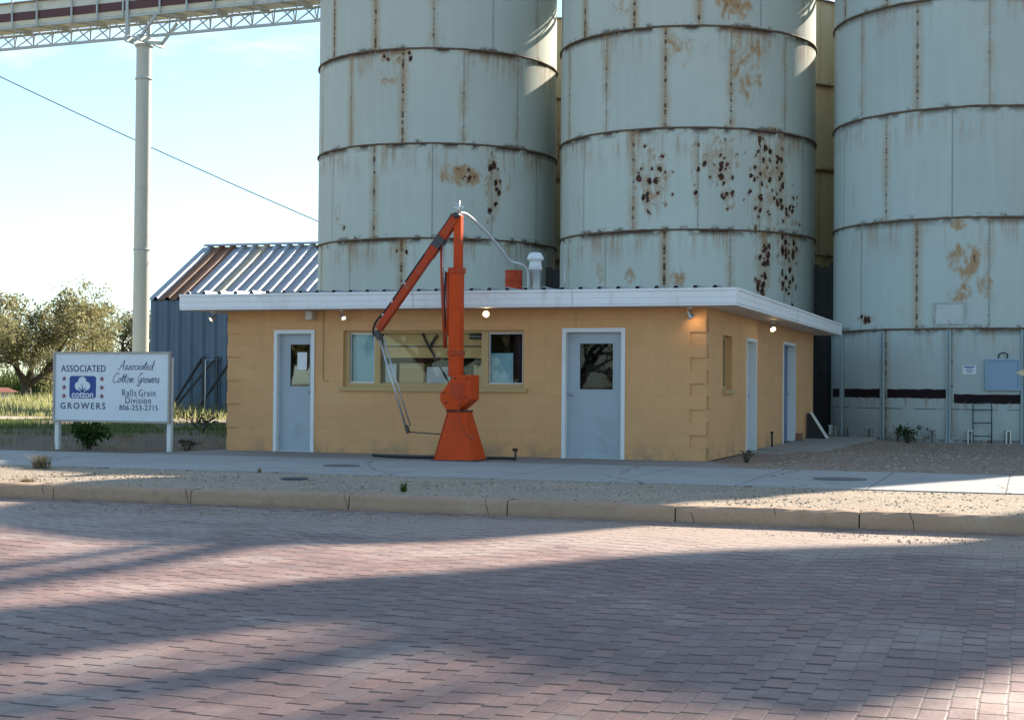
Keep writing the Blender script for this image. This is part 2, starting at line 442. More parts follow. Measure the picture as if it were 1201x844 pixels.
def brick_street():
    m = M('brick_paving'); p = m.obj(); x, y, z = m.sep(p)
    wob = m.noise(p, .55, 3); wob2 = m.noise(p, 4.0, 2)
    xx = x + (wob - .5) * .07 + (wob2 - .5) * .014
    bw, bl = .118, .238
    ci = (xx / bw).floor(); cf = (xx / bw).frac()
    sh = m.white(ci, '1D')
    yy = y + sh * bl * 3.0 + (m.noise(m.comb(x * 1.0, y * 3.0), 1.0, 2) - .5) * .05
    ri = (yy / bl).floor(); rf = (yy / bl).frac()
    rid = m.white(m.comb(ci, ri, 0.0)); rid2 = m.white(m.comb(ci, ri, 9.0))
    dx = ((cf - .5).abs() * -1.0 + .5) * bw
    dy = ((rf - .5).abs() * -1.0 + .5) * bl
    wear = m.noise(p, 14, 4, .7)
    jl = (dx + (wear - .5) * .008).step(.0085, .003)           # long joints, sandy
    jt = (dy + (wear - .5) * .020 - (rid2 - .45) * .022)  .step(.013, .004)  # cross joints, open and dark
    big = m.noise(p, .16, 4, .6); mid = m.noise(p, 1.1, 5, .65); fine = m.noise(p, 60, 3, .7)
    c = m.mix(rid, (.192, .115, .100), (.252, .155, .132))
    c = m.mix(rid2.step(.80, 1.0) * .28, c, (.33, .165, .13))
    c = m.mix(rid2.step(.16, .0) * .5, c, (.155, .125, .125))
    grain = m.noise(p, 24, 4, .75); lane = m.noise(m.comb(x * .12, y * .9), 1.0, 4, .6)
    c = m.scale(c, (big - .5) * .55 + (mid - .5) * .55 + (fine - .5) * .6 + (grain - .5) * .55 + (lane - .5) * .35 + 1.0)
    oil = m.noise(p, .7, 5, .7).step(.60, .74); c = m.mix(oil * .35, c, (.09, .065, .065))
    c = m.mix((mid + y.step(-13.5, -10.0) * .22).step(.48, .76) * .55, c, (.40, .315, .26))        # dust, plus paler colour near the kerb to brighten the sunlit band
    c = m.mix(jl * wear.step(.3, .6) * .6, c, m.mix(wear.step(.35, .65), (.07, .055, .05), (.19, .155, .13)))
    c = m.mix(jt * .88, c, (.014, .009, .008))
    # sand and grit washed against the kerb
    grit = m.noise(m.comb(x * .5, y * 1.0), 1.0, 5, .65)
    sm = (y + (grit - .5) * 2.0).step(-11.2, -9.7) * (mid.step(.30, .55) * .6 + .35) * (x.step(-2.0, 2.5) * .8 + .2)
    gv = m.vor(p, 55, 'Color'); g0 = m.sep(gv)[0]
    c = m.mix(sm * .85, c, m.mix(g0, (.26, .17, .125), (.42, .31, .235)))
    m.set('Base Color', c).set('Roughness', m.noise(p, 7, 3) * .3 + .50).set('Specular IOR Level', .35)
    m.bump(jl * -.12 + jt * -1.2 + rid * .06 + fine * .22 + wear * .35 + m.noise(m.comb(x * 7.0, y * 3.4), 1.0, 2) * .5, .75, .014)
    return m.m

def gravel(name, c0, c1, sc=34, sand=(.40, .32, .24), sandamt=.6):
    m = M(name); p = m.obj()
    d = m.vor(p, sc); col = m.sep(m.vor(p, sc, 'Color')); big = m.noise(p, .5, 4); mid = m.noise(p, 3.2, 4, .65)
    d2 = m.vor(p, sc * 2.3); c2 = m.sep(m.vor(p, sc * 2.3, 'Color'))
    c = m.mix(col[0], c0, c1)
    c = m.mix(col[1].gt(.90), c, (.13, .10, .085)); c = m.mix(col[2].gt(.93), c, (.62, .55, .46))
    c = m.mix((mid - .40).step(0, .3) * sandamt, c, m.mix(c2[0], sand, tuple(k * .68 for k in sand)))
    c = m.scale(c, (big - .5) * .5 + 1.0)
    m.set('Base Color', c).set('Roughness', .92).set('Specular IOR Level', .15)
    m.bump((d * -1.0) + d2 * -.5 + mid * .6, .6, .016); return m.m

def concrete(name, col, joint=None, axis=0, rough=.85, crackamt=1.0):
    m = M(name); p = m.obj(); x, y, z = m.sep(p)
    big = m.noise(p, .45, 5, .6); mid = m.noise(p, 3, 5, .65); fine = m.noise(p, 70, 3, .7)
    c = m.scale(col, (big - .5) * .40 + (mid - .5) * .28 + (fine - .5) * .22 + 1.0)
    c = m.mix(m.noise(p, 1.1, 6, .7).step(.56, .72) * .40, c, tuple(k * .55 for k in col))
    crack = m.vor(m.comb(x + (mid - .5) * .5, y + (big - .5) * .8), .33, 'Distance', 'DISTANCE_TO_EDGE').step(.006, .002) * crackamt
    c = m.mix(crack * .75, c, (.07, .06, .055))
    h = fine * .5 + mid * .4 - crack
    if joint:
        a = (x, y)[axis] + (mid - .5) * .02
        j = (((a / joint) + .5).frac() - .5).abs() * joint
        jm = j.step(.012, .005); c = m.mix(jm * .8, c, (.08, .07, .06)); h = h - jm
    m.set('Base Color', c).set('Roughness', rough).set('Specular IOR Level', .2)
    m.bump(h, .5, .008); return m.m

def ground_mat():
    m = M('dirt_and_gravel_ground'); p = m.obj(); x, y, z = m.sep(p)
    big = m.noise(p, .22, 5, .6); mid = m.noise(p, 1.6, 5, .65); fine = m.noise(p, 18, 4, .7)
    gv = m.sep(m.vor(p, 42, 'Color')); gd = m.vor(p, 42)
    dirt = m.mix(fine, (.13, .095, .07), (.22, .165, .12))
    dirt = m.mix(gv[0].gt(.86), dirt, (.30, .25, .20))
    grav = m.mix(gv[0], (.24, .175, .13), (.38, .295, .23))
    grav = m.mix(gv[1].gt(.92), grav, (.10, .08, .07))
    c = m.mix((x + (mid - .5) * 1.5).step(-2.0, -.2), dirt, grav)
    path = (y + (mid - .5) * 1.6).step(16.6, 17.6) * (y + (mid - .5) * 1.6).step(21.3, 20.2) * x.step(-5, -9)
    c = m.mix(path * .9, c, m.mix(fine, (.42, .34, .25), (.52, .43, .33)))
    soil = x.step(-7, -9) * y.step(21.0, 23.0)
    c = m.mix(soil * .8, c, m.mix(mid, (.10, .12, .035), (.18, .17, .07)))
    far = y.step(75, 110).max(y.step(-42, -50))
    c = m.mix(far * .8, c, m.mix(mid, (.16, .17, .06), (.24, .21, .10)))
    c = m.scale(c, (big - .5) * .55 + (mid - .5) * .35 + 1.0)
    m.set('Base Color', c).set('Roughness', .95).set('Specular IOR Level', .1)
    m.bump(gd * -.5 + fine * .6 + mid * .8, .7, .03); return m.m

# ------------------------------------------------------------------ ground, street, kerb, pavement
def smooth(a, b, x):
    t = min(1, max(0, (x - a) / (b - a))); return t * t * (3 - 2 * t)
def gz(x, y):
    """height of the natural ground"""
    if y < -8.78: return -.26 if y > -46 else -.05
    if y < -1.95: return -.016 + .012 * sin(x * 1.7 + y) * (1 if y > -8.6 else 0)
    b = -.018
    if x > .2:                                                     # the lot falls away to the bins
        b -= .075 * smooth(3.2, 8, y) * smooth(.9, 2.2, x)
        b += .03 * smooth(.2, 1.4, x) * smooth(-1.9, -.4, y) * (1 - smooth(3, 6, y))
    if x < -8.6: b += .02 * sin(x * 1.3) * sin(y * .9) * smooth(-1.9, 1, y)
    return b
def ground():
    xs = sorted(set([-3000, -1200, -500, -200, -120] + list(np.arange(-100, -30, 5)) + list(np.arange(-30, 30.1, .75)) + [35, 45, 60, 100, 200, 500, 1200, 3000]))
    ys = sorted(set([-3000, -1000, -300, -120, -60, -46.1, -45.9, -20, -8.785, -8.775, -8.3, -7.5, -6.5, -5.7] + list(np.arange(-5, 26, .75)) + list(np.arange(26, 100, 5)) + [100, 130, 200, 400, 1000, 3000]))
    mb = MB(); nx = len(xs)
    vs = [(float(x), float(y), gz(x, y)) for y in ys for x in xs]
    fs = [(j * nx + i, j * nx + i + 1, (j + 1) * nx + i + 1, (j + 1) * nx + i) for j in range(len(ys) - 1) for i in range(nx - 1)]
    mb.add(vs, fs, False); struct(mb.build('ground', ground_mat(), recalc=False))
ground()
def street():
    mb = MB(); xs = [-300, -100, -40] + list(np.arange(-20, 20.1, 1.0)) + [40, 100, 300]; ys = [-45, -30, -26] + list(np.arange(-24, -9.4, .7)) + [-9.35, -9.12, -8.86]
    nx = len(xs)
    def z(x, y): return -.19 + .009 * sin(x * .9 + y * .5) + .008 * sin(x * .37 - y * 1.3) + .006 * sin(x * 2.1 + 1.7 * y)
    vs = [(float(x), float(y), z(x, y) if y < -9.3 else (-.188 if y < -9 else -.155)) for y in ys for x in xs]
    fs = [(j * nx + i, j * nx + i + 1, (j + 1) * nx + i + 1, (j + 1) * nx + i) for j in range(len(ys) - 1) for i in range(nx - 1)]
    mb.add(vs, fs, True); struct(mb.build('street', brick_street(), recalc=False))
street()
def kerb_mat(m0):
    m = M('kerb_concrete'); p = m.obj(); x, y, z = m.sep(p)
    big = m.noise(p, .8, 5, .65); mid = m.noise(p, 4, 6, .7); fine = m.noise(p, 60, 3, .7)
    c = m.scale((.42, .285, .195), (big - .5) * .5 + (mid - .5) * .45 + (fine - .5) * .4 + 1.0)
    c = m.mix(mid.step(.54, .70) * .45, c, (.20, .145, .105)); c = m.mix(big.step(.55, .7) * .4, c, (.47, .40, .31))
    c = m.mix(z.step(-.10, -.19) * mid.step(.3, .55) * .55, c, (.17, .115, .085))       # road grime along the foot
    cr = ((x + (mid - .5) * .10 + z * .35) / .83 + m.white((x / .83).floor(), '1D') * .6).frac()
    crk = (cr - .5).abs().step(.006, .002) * m.white((x / .83).floor() + 11.0, '1D').gt(.62)
    c = m.mix(crk * .85, c, (.04, .03, .025))
    m.set('Base Color', c).set('Roughness', .9).set('Specular IOR Level', .15); m.bump(mid + fine * .4 - crk * 2.0, .7, .014); return m.m
def kerb():
    mb = MB(); js = [-60, -30] + list(np.arange(-23.2, -6, 1.76)) + [-5.69, -3.92, -2.02, -.25, 1.5, 3.28] + list(np.arange(5.04, 24, 1.76)) + [30, 60]
    prof = [(-8.915, -.24), (-8.915, -.19), (-8.905, -.05), (-8.895, -.022), (-8.868, -.004), (-8.83, .002), (-8.73, .002), (-8.73, -.24)]
    rr = random.Random(3)
    for a, b in zip(js[:-1], js[1:]):
        n = max(2, int((b - a) / .12)); L = []
        for i in range(n + 1):
            t = a + .007 + (b - a - .014) * i / n
            e = .010 if i in (0, n) else 0
            L.append([(t, y + rr.uniform(-.006, .006) + e * (1 if k < 4 else 0), z + (rr.uniform(-.007, .006) - e * .7 if 1 < k < 7 else 0)) for k, (y, z) in enumerate(prof)])
        m = len(prof); vs = [p for l in L for p in l]
        fs = [(i * m + k, (i + 1) * m + k, (i + 1) * m + k + 1, i * m + k + 1) for i in range(n) for k in range(m - 1)]
        fs += [tuple(range(m)), tuple(n * m + k for k in range(m))[::-1]]
        mb.add(vs, fs, False)
    struct(mb.build('kerb', kerb_mat(None), bevel=0))
kerb()
mb = MB()
xs = list(np.arange(-40, 40.1, .5)); ys = [-8.735, -8.5, -8.0, -7.5, -7, -6.5, -6.1, -5.75]
rr = random.Random(5)
vs = [(x, y, .000 + (rr.uniform(-.008, .012) if -8.6 < y < -6 else -.003)) for y in ys for x in xs]; nx = len(xs)
mb.add(vs, [(j * nx + i, j * nx + i + 1, (j + 1) * nx + i + 1, (j + 1) * nx + i) for j in range(len(ys) - 1) for i in range(nx - 1)], True)
struct(mb.build('gravel_verge', gravel('verge_gravel', (.32, .24, .17), (.45, .355, .265), 58, (.45, .36, .27), .6), recalc=False))
side_conc = concrete('sidewalk_concrete', (.36, .34, .31), 1.52, 0)
mb = MB(); mb.box(-60, 60, -5.75, -1.95, -.1, .012); struct(mb.build('sidewalk', side_conc))
mb = MB(); mb.prism([(-9.15, -1.946), (-8.75, -.7), (-8.6, .3), (.0, .3), (.35, -.6), (.9, -1.946)], lambda a, b: (a, b, -.1), lambda a, b: (a, b, .006))
struct(mb.build('apron', concrete('apron_concrete', (.27, .245, .215), 2.4, 0)))
mb = MB(); mb.prism([(.004, 4.72), (.55, 4.62), (1.10, 4.74), (1.16, 6.2), (1.24, 9), (1.30, 11.2), (1.42, 13.0), (-.6, 13.3), (-.6, 12.62), (.004, 12.62)], lambda a, b: (a, b, -.2), lambda a, b: (a, b, .03))
struct(mb.build('side_slab', concrete('stoop_concrete', (.31, .285, .25), 2.6, 1)))
mb = MB(); mb.prism([(.004, 3.45), (.62, 3.4), (.74, 4.61), (.004, 4.70)], lambda a, b: (a, b, -.2), lambda a, b: (a, b, .008))
struct(mb.build('door_step', concrete('step_concrete', (.30, .275, .24))))

# ------------------------------------------------------------------ office building
WB, LB, HB = 8.446, 12.6, 2.417
bld = thing('office_building', (-4.2, 6, 0), 'low flat-roofed ochre block office with white fascia, blue-grey doors and a long front window', 'building')
NW = .025
def wall_parts():
    mb = MB()
    y0, y1 = NW, .2
    xs = [(-WB, -7.53), (-6.76, -6.23), (-3.0, -2.35), (-1.30, 0)]
    # core of the front wall stands NW behind the face; piers full height, heads and sills between
    def core(x0, x1, z0, z1):
        mb.box(x0, x1, y0 if True else 0, y1, z0, z1)
    face = MB()
    def panel(x0, x1, z0, z1): mb.box(x0, x1, 0, y1, z0, z1)
    panel(-WB + .25, -7.53, 0, HB); panel(-6.76, -6.23, 0, HB); panel(-3.0, -2.35, 0, HB); panel(-1.30, -.25, 0, HB)
    panel(-7.53, -6.76, 2.09, HB); panel(-2.35, -1.30, 2.10, HB); panel(-6.23, -3.0, 2.075, HB); panel(-6.23, -3.0, 0, 1.06)
    # toothed quoins at both corners
    for c in range(12):
        z0 = c * .2032; z1 = min(HB, z0 + .2032)
        if z1 - z0 < .01: continue
        if c % 2 == 0:   # long block on the front
            mb.box(-.25, -.025, 0, y1, z0, z1); mb.box(-WB + .025, -WB + .25, 0, y1, z0, z1)
            mb.box(-.025, 0, 0, .11, z0, z1) if False else mb.box(-.025, -.002, 0, .10, z0, z1)
            mb.box(-WB + .002, -WB + .025, 0, .10, z0, z1)
        else:
            mb.box(-.25, 0, NW, y1, z0, z1); mb.box(-WB, -WB + .25, NW, y1, z0, z1)
    # right wall, x = 0, thickness .2
    def side(ya, yb, za, zb): mb.box(-.2, 0, ya, yb, za, zb)
    for c in range(12):
        z0 = c * .2032; z1 = min(HB, z0 + .2032)
        if c % 2 == 0: mb.box(-.2, -.022, .2, .24, z0, z1)
        else: mb.box(-.2, 0, .2, .24, z0, z1)
    side(.24, 1.42, 0, HB); side(1.42, 2.24, 0, 1.06); side(1.42, 2.24, 2.03, HB); side(2.24, 3.62, 0, HB)
    side(3.62, 4.66, 2.06, HB); side(4.66, 7.93, 0, HB); side(7.93, 9.66, 2.12, HB); side(9.66, LB, 0, HB)
    # left and back walls
    mb.box(-WB, -WB + .2, .2, LB, 0, HB); mb.box(-WB + .2, -.2, LB - .2, LB, 0, HB)
    mb.build('wall', ochre, bld)
wall_parts()
MB().box(-WB + .2, -.2, .2, LB - .2, -.05, .012).build('floor', dark_interior, bld)
# roof: fascia gutter, soffit, ribbed sheet
OV = .585; OL = .60; FH = .269
x0, x1, y0, y1 = -WB - OL, OV, -OV, LB + OV
prof = [(0, 0), (.0, .03), (-.012, .035), (-.012, .12), (-.003, .126), (-.012, .132), (-.012, .222), (-.03, .232), (-.03, FH), (.06, FH), (.06, 0)]   # outward is negative
def run(name, a, b, outward):
    """fascia profile swept from a to b"""
    a = Vector(a); b = Vector(b); o = Vector(outward); mb = MB()
    mb.prism(prof, lambda p, q: a - o * p + Vector((0, 0, HB + q)), lambda p, q: b - o * p + Vector((0, 0, HB + q)))
    return mb
roof = MB()
pr_ = .305; n = int((x1 - x0 - .1) / pr_); x = x0 + .10; pts = []
while x < x1 - .2:
    pts += [(x, 0), (x + .02, .05), (x + .07, .05), (x + .09, 0)]; x += pr_
pts.append((x1 - .07, 0))
vs = []
for (px, pz) in pts:
    vs += [(px, y0 + .02, HB + FH + .004 + pz), (px, y1 - .02, HB + FH + .004 + pz), (px, y1 - .02, HB + FH - .008 + pz), (px, y0 + .02, HB + FH - .008 + pz)]
k = len(pts); fs = []
for i in range(k - 1):
    for j in range(4): fs.append((i * 4 + j, i * 4 + (j + 1) % 4, i * 4 + 4 + (j + 1) % 4, i * 4 + 4 + j))
roof.add(vs, fs)
rf = roof.build('roof', roof_galv, bld)
m = run('f', (x0, y0, 0), (-4.72, y0, 0), (0, -1, 0)); m2 = run('f', (-4.712, y0, 0), (-2.02, y0, 0), (0, -1, 0)); m3 = run('f', (-2.012, y0, 0), (x1 - .002, y0, 0), (0, -1, 0))
for q in (m2, m3): m.add(q.v, q.f)
fa = m.build('fascia', white_trim, bld)
m = run('f', (x1, y0 + .062, 0), (x1, 5.2, 0), (1, 0, 0)); q = run('f', (x1, 5.208, 0), (x1, y1, 0), (1, 0, 0)); m.add(q.v, q.f); m.build('fascia', white_trim, bld)
run('f', (x0, y0 + .062, 0), (x0, y1, 0), (-1, 0, 0)).build('fascia', white_trim, bld)
run('f', (x0 + .07, y1, 0), (x1 - .07, y1, 0), (0, 1, 0)).build('fascia', white_trim, bld)
sf = MB(); sf.box(x0 + .062, x1 - .062, y0 + .062, y1 - .062, HB + .002, HB + .03); sf.build('soffit', soffit_paint, bld)

def door(xa, xb, ztop, glass, leaf_mat, paper_rect=None, inner=None, knob=None, hinge_left=True):
    fw_ = .065
    d = MB(); d.box(xa + fw_, xb - fw_, .095, .135, .02, ztop - fw_)
    # leaf with a glazed opening: four boards round it
    g0, g1, z0, z1 = glass
    d = MB()
    for b in ((xa + fw_, g0, .02, ztop - fw_), (g1, xb - fw_, .02, ztop - fw_), (g0, g1, .02, z0), (g0, g1, z1, ztop - fw_)): d.box(b[0], b[1], .095, .135, b[2], b[3])
    o = d.build('door', leaf_mat, bld)
    f = MB(); f.box(xa, xa + fw_, -.022, .19, 0, ztop); f.box(xb - fw_, xb, -.022, .19, 0, ztop); f.box(xa + fw_, xb - fw_, -.022, .19, ztop - fw_, ztop)
    f.build('door_frame', white_paint, o)
    t = MB(); t.box(xa + fw_, xb - fw_, -.01, .14, .004, .022); t.build('threshold', bare_steel, o)
    mo = MB()
    for b in ((g0 - .018, g0 + .006, z0 - .018, z1 + .018), (g1 - .006, g1 + .018, z0 - .018, z1 + .018), (g0 + .006, g1 - .006, z0 - .018, z0 + .006), (g0 + .006, g1 - .006, z1 - .006, z1 + .018)):
        mo.box(b[0], b[1], .088, .0945, b[2], b[3])
    mo.build('glazing_bead', leaf_mat, o)
    MB().box(g0, g1, .110, .116, z0, z1).build('pane', pane_mirror if paper_rect else pane_dim, o)
    if paper_rect:
        a, b, c, e = paper_rect; MB().box(a, b, .106, .1085, c, e).build('notice_sheet', paper, o)
    hx = (xb - fw_) if knob == 'l' else (xa + fw_)
    for hz_ in (.25, 1.02, 1.78):
        q = MB(); q.tube([(hx, .090, hz_ - .05), (hx, .090, hz_ + .05)], .010, 8); q.build('hinge', bare_steel, o)
    k = MB(); kx = xa + fw_ + .055 if knob == 'l' else xb - fw_ - .055
    k.lathe([(.0, -.062), (.022, -.058), (.029, -.045), (.022, -.03), (.011, -.024), (.011, -.006), (.031, -.005), (.031, 0), (0, 0)], (kx, .0945, 1.04), 16, 'y')
    k.build('handle', bare_steel, o)
    return o
door(-7.53, -6.76, 2.09, (-7.27, -6.89, 1.12, 1.85), door_paint, (-7.14, -6.96, 1.41, 1.71), knob='r')
d2 = door(-2.35, -1.30, 2.10, (-2.08, -1.52, 1.11, 1.86), door_paint, None, knob='l')
# things hung inside the second door's glass
s = MB()
for i in range(9): s.box(-1.98 + i * .031, -1.98 + i * .031 + .019, .150, .154, 1.12, 1.50 + .03 * sin(i * .8))
s.build('slatted_shade', painted('grey_slats', (.16, .16, .16), .6), d2)
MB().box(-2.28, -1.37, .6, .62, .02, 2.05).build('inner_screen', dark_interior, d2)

# front window
win = MB()
fr = [(-6.23, -6.14, 1.13, 2.075), (-5.68, -5.58, 1.19, 2.035), (-3.76, -3.64, 1.19, 2.035), (-3.04, -3.0, 1.13, 2.075), (-6.14, -3.04, 2.035, 2.075), (-6.14, -3.04, 1.13, 1.19)]
for a, b, c, e in fr: win.box(a, b, .07, .17, c, e)
w = win.build('window', tan_paint, bld)
MB().box(-6.30, -2.94, -.045, .2, 1.06, 1.128).build('sill', tan_paint, w)
MB().box(-6.135, -5.685, .125, .131, 1.195, 2.03).build('pane', pane_glass, w)
MB().box(-5.575, -3.765, .125, .131, 1.195, 2.03).build('pane', pane_glass, w)
MB().box(-3.635, -3.045, .125, .131, 1.195, 2.03).build('pane', pane_glass, w)
for a, b in ((-6.14, -5.68), (-3.64, -3.04)):
    tr = MB(); tr.box(a, a + .022, .10, .150, 1.19, 2.035); tr.box(b - .022, b, .10, .150, 1.19, 2.035); tr.box(a + .022, b - .022, .10, .150, 1.19, 1.215); tr.box(a + .022, b - .022, .10, .150, 2.012, 2.035); tr.build('sash', bare_steel, w)
# what shows behind the panes
tag(MB().box(-6.20, -5.62, .19, .20, 1.1, 2.06).build('sky_reflection_panel', teal_backing), 'pale teal panel imitating reflected sky in the left pane of the front window', 'blind')  # teal panel paints in the sky reflected by the left pane
rb = thing('roller_blind', (-4.6, .30, 1.8), 'ochre roller blind half pulled down behind the wide middle window pane', 'blind')
MB().box(-5.56, -3.78, .18, .186, 1.62, 2.07).build('blind_fabric', painted('ochre_blind_fabric', (.78, .50, .20), .7, .06, 2), rb); MB().box(-5.56, -3.78, .172, .179, 1.80, 1.822).build('bottom_bar', dark_steel, rb)
ct = thing('office_counter', (-4.6, .8, 0), 'tan counter top seen through the middle window pane with dark recess above', 'counter')
MB().box(-5.9, -3.1, .22, .9, 1.16, 1.20).build('counter_top', cardboard, ct); MB().box(-5.85, -3.15, .26, .85, .012, 1.16).build('counter_body', cardboard, ct)
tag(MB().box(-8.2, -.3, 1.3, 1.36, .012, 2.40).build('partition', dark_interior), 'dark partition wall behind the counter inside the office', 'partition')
for (a, b, z1, yy, mm, lb) in ((-5.56, -5.36, 1.52, .26, paper, 'white board standing at the left end of the office counter'), (-4.82, -4.40, 1.47, .30, paper, 'white sheet standing between cardboard boxes on the office counter')):
    tag(MB().box(a, b, yy, yy + .012, 1.20, z1).build('paper_board', mm), lb, 'paper board')
def carton(a, b, yy, z1, lb):
    c = MB().box(a, b, yy, yy + .3, 1.201, z1).build('cardboard_box', cardboard, bevel=.006); tag(c, lb, 'box', 'boxes on the office counter')
    MB().box(a + .02, b - .02, yy - .002, yy - .0005, z1 - .075, z1 - .055).build('tape', cream_paint, c)
carton(-5.30, -4.86, .25, 1.53, 'widest cardboard box on the office counter, left of the crane mast')
carton(-4.36, -3.98, .27, 1.32, 'low cardboard box on the office counter behind the crane mast')
carton(-3.96, -3.79, .25, 1.50, 'tall narrow cardboard box at the right end of the middle pane')
lp = thing('desk_lamp', (-4.75, .153, 1.2), 'black jointed lamp arm with a forked head inside the middle window pane', 'lamp')
MB().bar((-4.36, .153, 1.20), (-4.72, .153, 1.80), .030).build('arm', black_rubber, lp)
q = MB(); q.bar((-4.72, .153, 1.78), (-4.84, .153, 2.02), .034); q.bar((-4.71, .153, 1.80), (-4.58, .153, 2.0), .036); q.build('head', black_rubber, lp)
st = MB(); st.box(-4.0, -3.78, .140, .146, 1.93, 2.02); so_ = st.build('notice_strip', black_rubber); tag(so_, 'black strip with a row of tiny white marks at the top of the middle pane', 'notice')
q = MB()
for i in range(9): q.box(-3.98 + i * .022, -3.98 + i * .022 + .011, .1375, .1395, 1.965, 1.983)
q.build('white_mark', paper, so_)
q = MB(); q.box(-3.66, -3.25, .19, .20, 1.19, 1.70); tag(q.build('teal_board', teal_backing), 'pale teal board behind the right pane of the front window', 'board')
tg = thing('curtain', (-3.2, .3, 1.2), 'dark curtain hanging at the right edge of the right window pane', 'curtain')
q = MB()
for i in range(7): q.tube([(-3.23 + i * .03, .31 + .012 * (i % 2), 1.1), (-3.23 + i * .03, .31 + .012 * (i % 2), 2.05)], .02, 8)
q.build('fabric', dark_interior, tg)
# side window and doors (right wall)
sw = MB(); sw.box(-.17, -.10, 1.42, 1.47, 1.13, 2.03); sw.box(-.17, -.10, 2.19, 2.24, 1.13, 2.03); sw.box(-.17, -.10, 1.47, 2.19, 1.98, 2.03); sw.box(-.17, -.10, 1.47, 2.19, 1.13, 1.18); sw.box(-.16, -.11, 1.80, 1.84, 1.18, 1.98)
o = sw.build('window', tan_paint, bld); MB().box(-.2, .05, 1.36, 2.30, 1.06, 1.128).build('sill', tan_paint, o); MB().box(-.137, -.131, 1.47, 2.19, 1.18, 1.98).build('pane', pane_glass, o)
for (a, b, zt, mt) in ((3.62, 4.66, 2.06, door_paint), (7.93, 9.66, 2.12, door_blue)):
    z0_ = .02 if a < 5 else .035
    o = MB().box(-.185, -.15, a + .06, b - .06, z0_, zt - .06).build('door', mt, bld)
    q = MB(); q.box(-.195, .022, a, a + .06, z0_ - .015, zt); q.box(-.195, .022, b - .06, b, z0_ - .015, zt); q.box(-.195, .022, a + .06, b - .06, zt - .06, zt); q.build('door_frame', white_paint, o)
    q = MB(); q.lathe([(0, .055), (.022, .05), (.028, .04), (.012, .02), (.012, .004), (.03, .003), (.03, 0)], (-.149, b - .14, 1.03), 14, 'x'); q.build('handle', bare_steel, o)
# small fittings on the front
q = MB(); q.box(-6.87, -6.75, -.16, -.003, 2.26, 2.41); q.build('junction_box', soffit_paint, bld, bevel=.01)
q = MB(); q.tube(bez([(-6.60, -.012, 2.41), (-6.60, -.012, 1.6), (-6.595, -.012, 1.28), (-6.56, -.012, 1.22), (-6.50, -.012, 1.22)]), .009, 6); q.build('conduit', tan_paint, bld)
q = MB(); q.tube([(-.28, LB + .03, .03), (-.28, LB + .03, 2.4)], .035, 10); q.build('downpipe', white_trim, bld)

def flood(x, y, z, aim, label, hot):
    """two-part flood lamp hung under the soffit"""
    t = thing('flood_lamp', (x, y, z + .1), label, 'lamp', 'flood lamps under the eaves')
    a = Vector(aim).normalized(); c = Vector((x, y, z))
    MB().lathe([(0, .112), (.045, .112), (.045, .085), (0, .085)], (x, y, z), 14).build('mounting_plate', white_paint, t)
    MB().tube([(x, y, z + .085), (x, y, z + .03), c - a * .03], .011, 8).build('stem', bare_steel, t)
    n = 16; rt_ = a.orthogonal().normalized(); up_ = a.cross(rt_)
    def ring(r, d): return [c + a * d + (rt_ * cos(2 * pi * j / n) + up_ * sin(2 * pi * j / n)) * r for j in range(n)]
    pr = [(.006, -.055), (.022, -.05), (.030, -.02), (.040, .01), (.056, .045), (.060, .060), (.055, .062)]
    vs = [p for r, d in pr for p in ring(r, d)]; fs = [(i * n + j, i * n + (j + 1) % n, (i + 1) * n + (j + 1) % n, (i + 1) * n + j) for i in range(len(pr) - 1) for j in range(n)]
    MB().add(vs, fs, True).build('reflector', bare_steel, t)
    k_ = .72 if hot is bulb_hot else .5
    pr = [(.055 * k_, .050), (.045 * k_, .060), (.025 * k_, .066), (.002, .068)]
    vs = [p for r, d in pr for p in ring(r, d)]; fs = [(i * n + j, i * n + (j + 1) % n, (i + 1) * n + (j + 1) % n, (i + 1) * n + j) for i in range(len(pr) - 1) for j in range(n)]
    MB().add(vs, fs, True).build('bulb', hot, t)
flood(-8.60, -.22, 2.30, (-.5, -.6, -.6), 'flood lamp beyond the left corner of the office, hung before the blue shed', bulb_low)
flood(-6.15, -.22, 2.31, (.75, -.45, -.75), 'flood lamp angled down over the left end of the front window', bulb_low)
flood(-3.58, -.22, 2.33, (.30, -1, -.12), 'round lit flood lamp right of the crane mast that faces the street', bulb_hot)
flood(-.22, -.20, 2.30, (.40, .30, -.75), 'lit flood lamp at the front right corner, glowing on the ochre wall', bulb_hot)
flood(.24, 5.0, 2.29, (.45, -.6, -.55), 'flood lamp under the side eave above the right wall of the office', bulb_hot)

# things on the roof
t = thing('roof_drum', (-3.86, 2.0, 2.72), 'dull red drum standing on the office roof near the pale hose', 'drum')
MB().lathe([(0, 0), (.15, 0), (.155, .01), (.155, .14), (.162, .15), (.155, .16), (.155, .30), (.162, .31), (.155, .32), (.155, .46), (.16, .475), (.14, .475), (.14, .465), (0, .465)], (-3.86, 2.0, 2.73), 28).build('drum_body', red_worn, t)
t = thing('roof_vent', (-3.49, 2.1, 2.72), 'white capped vent pipe standing on the roof right of the red drum', 'vent')
MB().lathe([(.095, 0), (.095, .50), (.10, .51)], (-3.49, 2.1, 2.72), 20).build('pipe', galv, t)
MB().lathe([(.105, .49), (.125, .50), (.105, .61), (.10, .63)], (-3.49, 2.1, 2.72), 20).build('collar', white_paint, t)
q = MB().lathe([(.10, .63), (.11, .66), (.15, .68), (.15, .70), (.12, .76), (.09, .80), (.0, .81)], (-3.49, 2.1, 2.72), 20); q.build('cap', white_paint, t)
t = thing('roof_mast', (-3.10, 2.6, 2.72), 'thin grey rod standing on the roof beside the white vent', 'rod')
